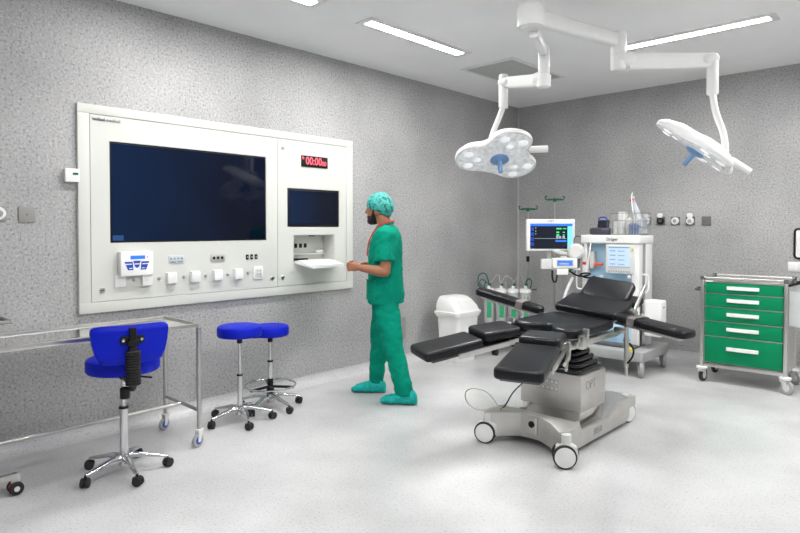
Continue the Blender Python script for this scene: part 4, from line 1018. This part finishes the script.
# arms
SL, EL, WL = V((-.01,.180,1.40)), V((-.018,.240,1.098)), V((.185,.215,1.125))
limb(bz, [SL, SL*.5+EL*.5+V((-.012,.005,0)), EL], [.050,.050,.043])
limb(bz, [EL, EL*.7+WL*.3+V((0,.004,-.004)), WL], [.045,.045,.028])
SR, ER, WR = V((.0,-.185,1.405)), V((-.01,-.235,1.10)), V((.13,-.12,1.10))
limb(bz, [SR, SR*.5+ER*.5, ER], [.050,.050,.043]); limb(bz, [ER, ER*.7+WR*.3, WR], [.045,.044,.029])
def hand(w, side, d=V((1,0,0))):
    # loosely closed hand, palm facing inwards (side = +1 left hand: palm faces -y)
    s = side
    bz.ell(w+V((.050,-.002*s,.004)), (.050,.019,.040)); bz.ell(w+V((.018,0,.002)), (.032,.022,.030))
    for k, (zz, L) in enumerate(((.032,.030),(.012,.034),(-.008,.031),(-.026,.025))):
        a = w+V((.082,.004*s,zz)); 
        bz.tube([a, a+V((L*.85,-.012*s,0)), a+V((L*.70,-.034*s,-.003)), a+V((L*.10,-.040*s,-.004))], [.0098,.0092,.0085,.0075], 8, round_=True)
    a = w+V((.030,-.012*s,.026)); bz.tube([a, a+V((.030,-.018*s,.020)), a+V((.058,-.026*s,.016)), a+V((.075,-.030*s,.006))], [.013,.0115,.0098,.0085], 8, round_=True)
hand(WL+V((.005,0,.004)), 1); hand(WR+V((.005,0,.004)), -1)
# legs and feet
HL, KL, AL = V((-.005,.095,.88)), V((-.066,.145,.49)), V((-.172,.165,.10))
HR, KR, AR = V((.015,-.095,.88)), V((.078,-.13,.49)), V((.118,-.16,.10))
limb(bz, [HL, HL*.5+KL*.5, KL], [.052,.058,.050]); limb(bz, [KL, KL*.65+AL*.35+V((-.012,0,0)), AL], [.054,.053,.036])
limb(bz, [HR, HR*.5+KR*.5, KR], [.052,.058,.050]); limb(bz, [KR, KR*.65+AR*.35+V((-.012,0,0)), AR], [.054,.053,.036])
for A_ in (AL, AR):
    limb(bz, [A_, A_+V((.0,0,-.055)), A_+V((.13,0,-.065)), A_+V((.16,0,-.07))], [.037,.034,.028,.022])
person = bz.build('person', 'skin', None, remesh=.0058, smooth_it=3)
person.location = (PX, PY, 0); person.rotation_euler = (0,0,rad(ang))
tag(person, 'person in green scrubs, bouffant cap and shoe covers, walking past the wall panel', 'person')
for s in (-1, 1): MB().ell(hp(.140, s*.030, 1.622), (.012,.012,.010), n=12).build('eye', 'eye', person)
# beard and sideburns
b = MB(); b.ell(hp(.112,0,1.533), (.060,.0585,.055), m=RZ(-14)); b.ell(hp(.135,0,1.508), (.040,.042,.032), m=RZ(-14))
for s in (-1, 1): b.tube([hp(.082,s*.072,1.625), hp(.088,s*.068,1.58), hp(.105,s*.058,1.54)], [.010,.015,.018], 8, round_=True)
b.tube([hp(.150,-.03,1.552), hp(.171,0,1.566), hp(.150,.03,1.552)], .008, 8, round_=True)
b.build('beard', 'hair', person, remesh=.006, smooth_it=2)
b = MB(); 
for s in (-1, 1): b.tube([hp(.150, s*.048, 1.640), hp(.160, s*.030, 1.647), hp(.163, s*.012, 1.643)], .0055, 7, round_=True)
b.build('eyebrow', 'hair', person)
b = MB(); b.ell(hp(.034,0,1.60), (.074,.071,.068), m=RZ(-14)); b.build('hair', 'hair', person)
# bouffant cap
b = MB(); bmx = bmesh.new(); bmesh.ops.create_uvsphere(bmx, u_segments=40, v_segments=26, radius=1)
for v in bmx.verts:
    x, y, z = v.co
    px, py, pz = .058+x*.120, y*.100, 1.648+z*.104-(.03*max(0, -x) if z < .3 else .03*max(0, -x)*max(0, (1-z)/.7))
    lim = 1.632+(px-.175)*.36
    if pz < lim:
        k = min(1, (lim-pz)/.08); pz = lim-.004*k; pz -= .018*max(0, -x); px = .055+(px-.055)*(1-.22*k); py *= (1-.20*k)
    q = V((px, py, pz)); nn = noise.noise(q*34)*.0075+noise.noise(q*75)*.004
    q += V((x, y, z)).normalized()*nn
    v.co = Hm @ q
b._merge(bmx)
K['cap'] = mat('translucent turquoise cap', (.03,.42,.37), .5, bump=.8, bscale=60, var=.0)
nt = K['cap'].node_tree; bs = nt.nodes['Principled BSDF']; tcn = nt.nodes.new('ShaderNodeTexCoord'); nz = nt.nodes.new('ShaderNodeTexNoise'); nz.inputs['Scale'].default_value = 38; nz.inputs['Detail'].default_value = 3
cr_ = nt.nodes.new('ShaderNodeValToRGB'); e = cr_.color_ramp.elements; e[0].position = .38; e[0].color = (.012,.10,.09,1); e[1].position = .56; e[1].color = (.06,.42,.37,1); ee = e.new(.46); ee.color = (.03,.36,.32,1)
nt.links.new(tcn.outputs['Object'], nz.inputs['Vector']); nt.links.new(nz.outputs['Fac'], cr_.inputs['Fac']); nt.links.new(cr_.outputs['Color'], bs.inputs['Base Color'])
b.build('bouffant_cap', 'cap', person, ang=80)
# scrub top
def sup(c, w): return math.copysign(abs(c)**w, c)
def torso(z, cx, d, w, n=40, e=.86):
    return [V((cx+d*sup(cos(2*pi*j/n), e), w*sup(sin(2*pi*j/n), e), z)) for j in range(n)]
TZ = [(.815,.008,.150,.190),(.83,.008,.151,.192),(.95,.008,.148,.188),(1.05,.010,.145,.186),(1.15,.012,.146,.188),(1.25,.013,.145,.196),(1.32,.010,.138,.202),(1.38,.006,.122,.198),(1.42,.002,.104,.170),(1.448,.003,.086,.125),(1.468,.008,.074,.088),(1.478,.012,.067,.074)]
st = MB(); st.loft([torso(*q) for q in TZ])
for S_, E_, sg in ((SL,EL,1),(SR,ER,-1)):
    d = (E_-S_); 
    st.tube([S_+V((0,-.06*sg,.005)), S_+d*.05, S_+d*.35, S_+d*.68, S_+d*.74], [.076,.080,.080,.085,.086], 22)
top = st.build('scrub_top', 'scrub', person, remesh=.009, smooth_it=4)
def wrinkle(o, amp, sc, zs=1.):
    me = o.data
    ns = [v.normal.copy() for v in me.vertices]
    for v, nn in zip(me.vertices, ns):
        c = v.co; q = V((c.x*sc, c.y*sc, c.z*sc*zs))
        w_ = V((c.x*9+c.z*5, c.y*9-c.z*4, c.z*11+c.x*7)); rg = (1-abs(noise.noise(w_)))**7+.7*(1-abs(noise.noise(w_*1.7+V((3,8,1)))))**7
        v.co = c+nn*(amp*noise.noise(q)+amp*.5*noise.noise(q*2.3+V((5,1,3)))-amp*.42*rg+amp*.2)
    me.update()
wrinkle(top, .014, 7, .6)
# pocket, collar, hem details
pk = MB(); n = 9
def tp(z, th, off):
    for (z0, c0, d0, w0), (z1, c1, d1, w1) in zip(TZ[:-1], TZ[1:]):
        if z0 <= z <= z1:
            k = (z-z0)/(z1-z0); cx, d, w = c0+(c1-c0)*k, d0+(d1-d0)*k+off, w0+(w1-w0)*k+off
            return V((cx+d*sup(cos(th), .86), w*sup(sin(th), .86), z))
K['scrubdark'] = mat('scrub seam', (.001,.16,.115), .85, var=.05)
rg = []
for z in (.855,.90,.95,1.0,1.02):
    rg.append([tp(z, rad(22+48*i/n), .014) for i in range(n+1)]+[tp(z, rad(22+48*i/n), .007) for i in range(n, -1, -1)])
pk.loft(rg).build('pocket', 'scrub', person)
pk = MB(); pk.loft([[tp(z, rad(21+50*i/n), .0165) for i in range(n+1)]+[tp(z, rad(21+50*i/n), .007) for i in range(n, -1, -1)] for z in (1.012,1.021)]).build('pocket_hem', 'scrubdark', person)
b = MB(); b.tube([V((.012+.070*cos(a), .078*sin(a), 1.474-.022*cos(a))) for a in [2*pi*i/28 for i in range(28)]], .008, 8, closed=True); b.build('collar', 'scrub', person)
# lanyard
P = [V((.012+.076*cos(a), .083*sin(a), 1.490-.020*cos(a)-(.012 if cos(a) > 0 else 0))) for a in [rad(40+280*i/24) for i in range(25)]]
P = [tp(1.22, rad(14), .004), tp(1.32, rad(20), .004), tp(1.40, rad(32), .008)]+P+[tp(1.40, rad(-32), .008), tp(1.32, rad(-20), .004), tp(1.22, rad(-14), .004)]
b = MB(); b.tube(smoothline(P, 2), .0056, 6, round_=True); b.build('lanyard', 'lanyard', person)
# trousers
tr_ = MB()
def oval(c, dx, dy, n=26): return [V((c[0]+dx*cos(2*pi*j/n), c[1]+dy*sin(2*pi*j/n), c[2])) for j in range(n)]
tr_.loft([oval((.005,0,z), d, w) for z, d, w in ((1.0,.115,.168),(.92,.122,.175),(.84,.120,.178),(.79,.105,.165))])
tr_.loft([oval(c, d, w) for c, d, w in (((0,.085,.90),.105,.09),((-.018,.10,.76),.108,.092),((-.045,.125,.62),.100,.086),((-.066,.145,.49),.090,.080),((-.108,.153,.34),.082,.074),((-.150,.162,.18),.075,.070),((-.176,.166,.075),.074,.068))])
tr_.loft([oval(c, d, w) for c, d, w in (((.01,-.085,.90),.105,.09),((.035,-.10,.76),.104,.092),((.06,-.115,.62),.096,.086),((.074,-.13,.49),.088,.080),((.088,-.142,.34),.079,.072),((.106,-.152,.20),.070,.066),((.118,-.16,.085),.062,.062))])
trs = tr_.build('trousers', 'scrub', person, remesh=.009, smooth_it=5)
wrinkle(trs, .012, 8, 1.0)
def shoe(A_, yaw):
    b = MB(); m = TR((A_.x, A_.y, 0)) @ RZ(yaw); rings = []
    for x, hw, h in ((-.105,.012,.05),(-.098,.036,.085),(-.06,.052,.118),(.0,.056,.122),(.06,.060,.094),(.12,.062,.072),(.165,.055,.056),(.192,.038,.042),(.204,.012,.028)):
        rings.append([m @ V((x, hw*sup(cos(a), .8)*(1.0 if sin(a) < .2 else .92), .004+max(0, h*(.5+.5*sup(sin(a), .7))))) for a in [2*pi*j/26 for j in range(26)]])
    b.loft(rings); o = b.build('shoe_cover', 'cover', person, remesh=.007, smooth_it=3); 
    me = o.data; ns = [v.normal.copy() for v in me.vertices]
    for v, nn in zip(me.vertices, ns):
        k = min(1, v.co.z/.03); v.co += nn*k*(.006*noise.noise(V((v.co.x*42, v.co.y*30, v.co.z*30)))+.004*noise.noise(v.co*70)); v.co.z = max(.0015, v.co.z)
    me.update()
shoe(AL+V((.0,0,0)), -4); shoe(AR+V((.015,0,0)), 0)

# ------------------------------------------------------------------ lights
def area(name, loc, size, energy, rot=(0,0,0), col=(1,1,1)):
    l = bpy.data.lights.new(name, 'AREA'); l.shape = 'RECTANGLE'; l.size, l.size_y = size; l.energy = energy; l.color = col
    o = bpy.data.objects.new(name, l); COL.objects.link(o); o.location = loc; o.rotation_euler = rot; return o
def spot(name, loc, target, energy, angle, blend=.6, r=.15):
    l = bpy.data.lights.new(name, 'SPOT'); l.energy = energy; l.spot_size = rad(angle); l.spot_blend = blend; l.shadow_soft_size = r
    o = bpy.data.objects.new(name, l); COL.objects.link(o); o.location = loc
    o.rotation_euler = (V(target)-V(loc)).to_track_quat('-Z', 'Y').to_euler(); return o
cL = V((1.777,-3.091,2.005)); spot('lamp_beam', cL+nL*.09, cL+nL*1.0, 90, 40)
cR = V((2.995,-2.369,2.025)); spot('lamp_beam', cR+nR*.09, cR+nR*1.0, 90, 40)
wd = bpy.data.worlds.new('World'); S.world = wd; wd.use_nodes = True
bg = wd.node_tree.nodes['Background']; bg.inputs['Color'].default_value = (.95,.97,1,1); bg.inputs['Strength'].default_value = .42
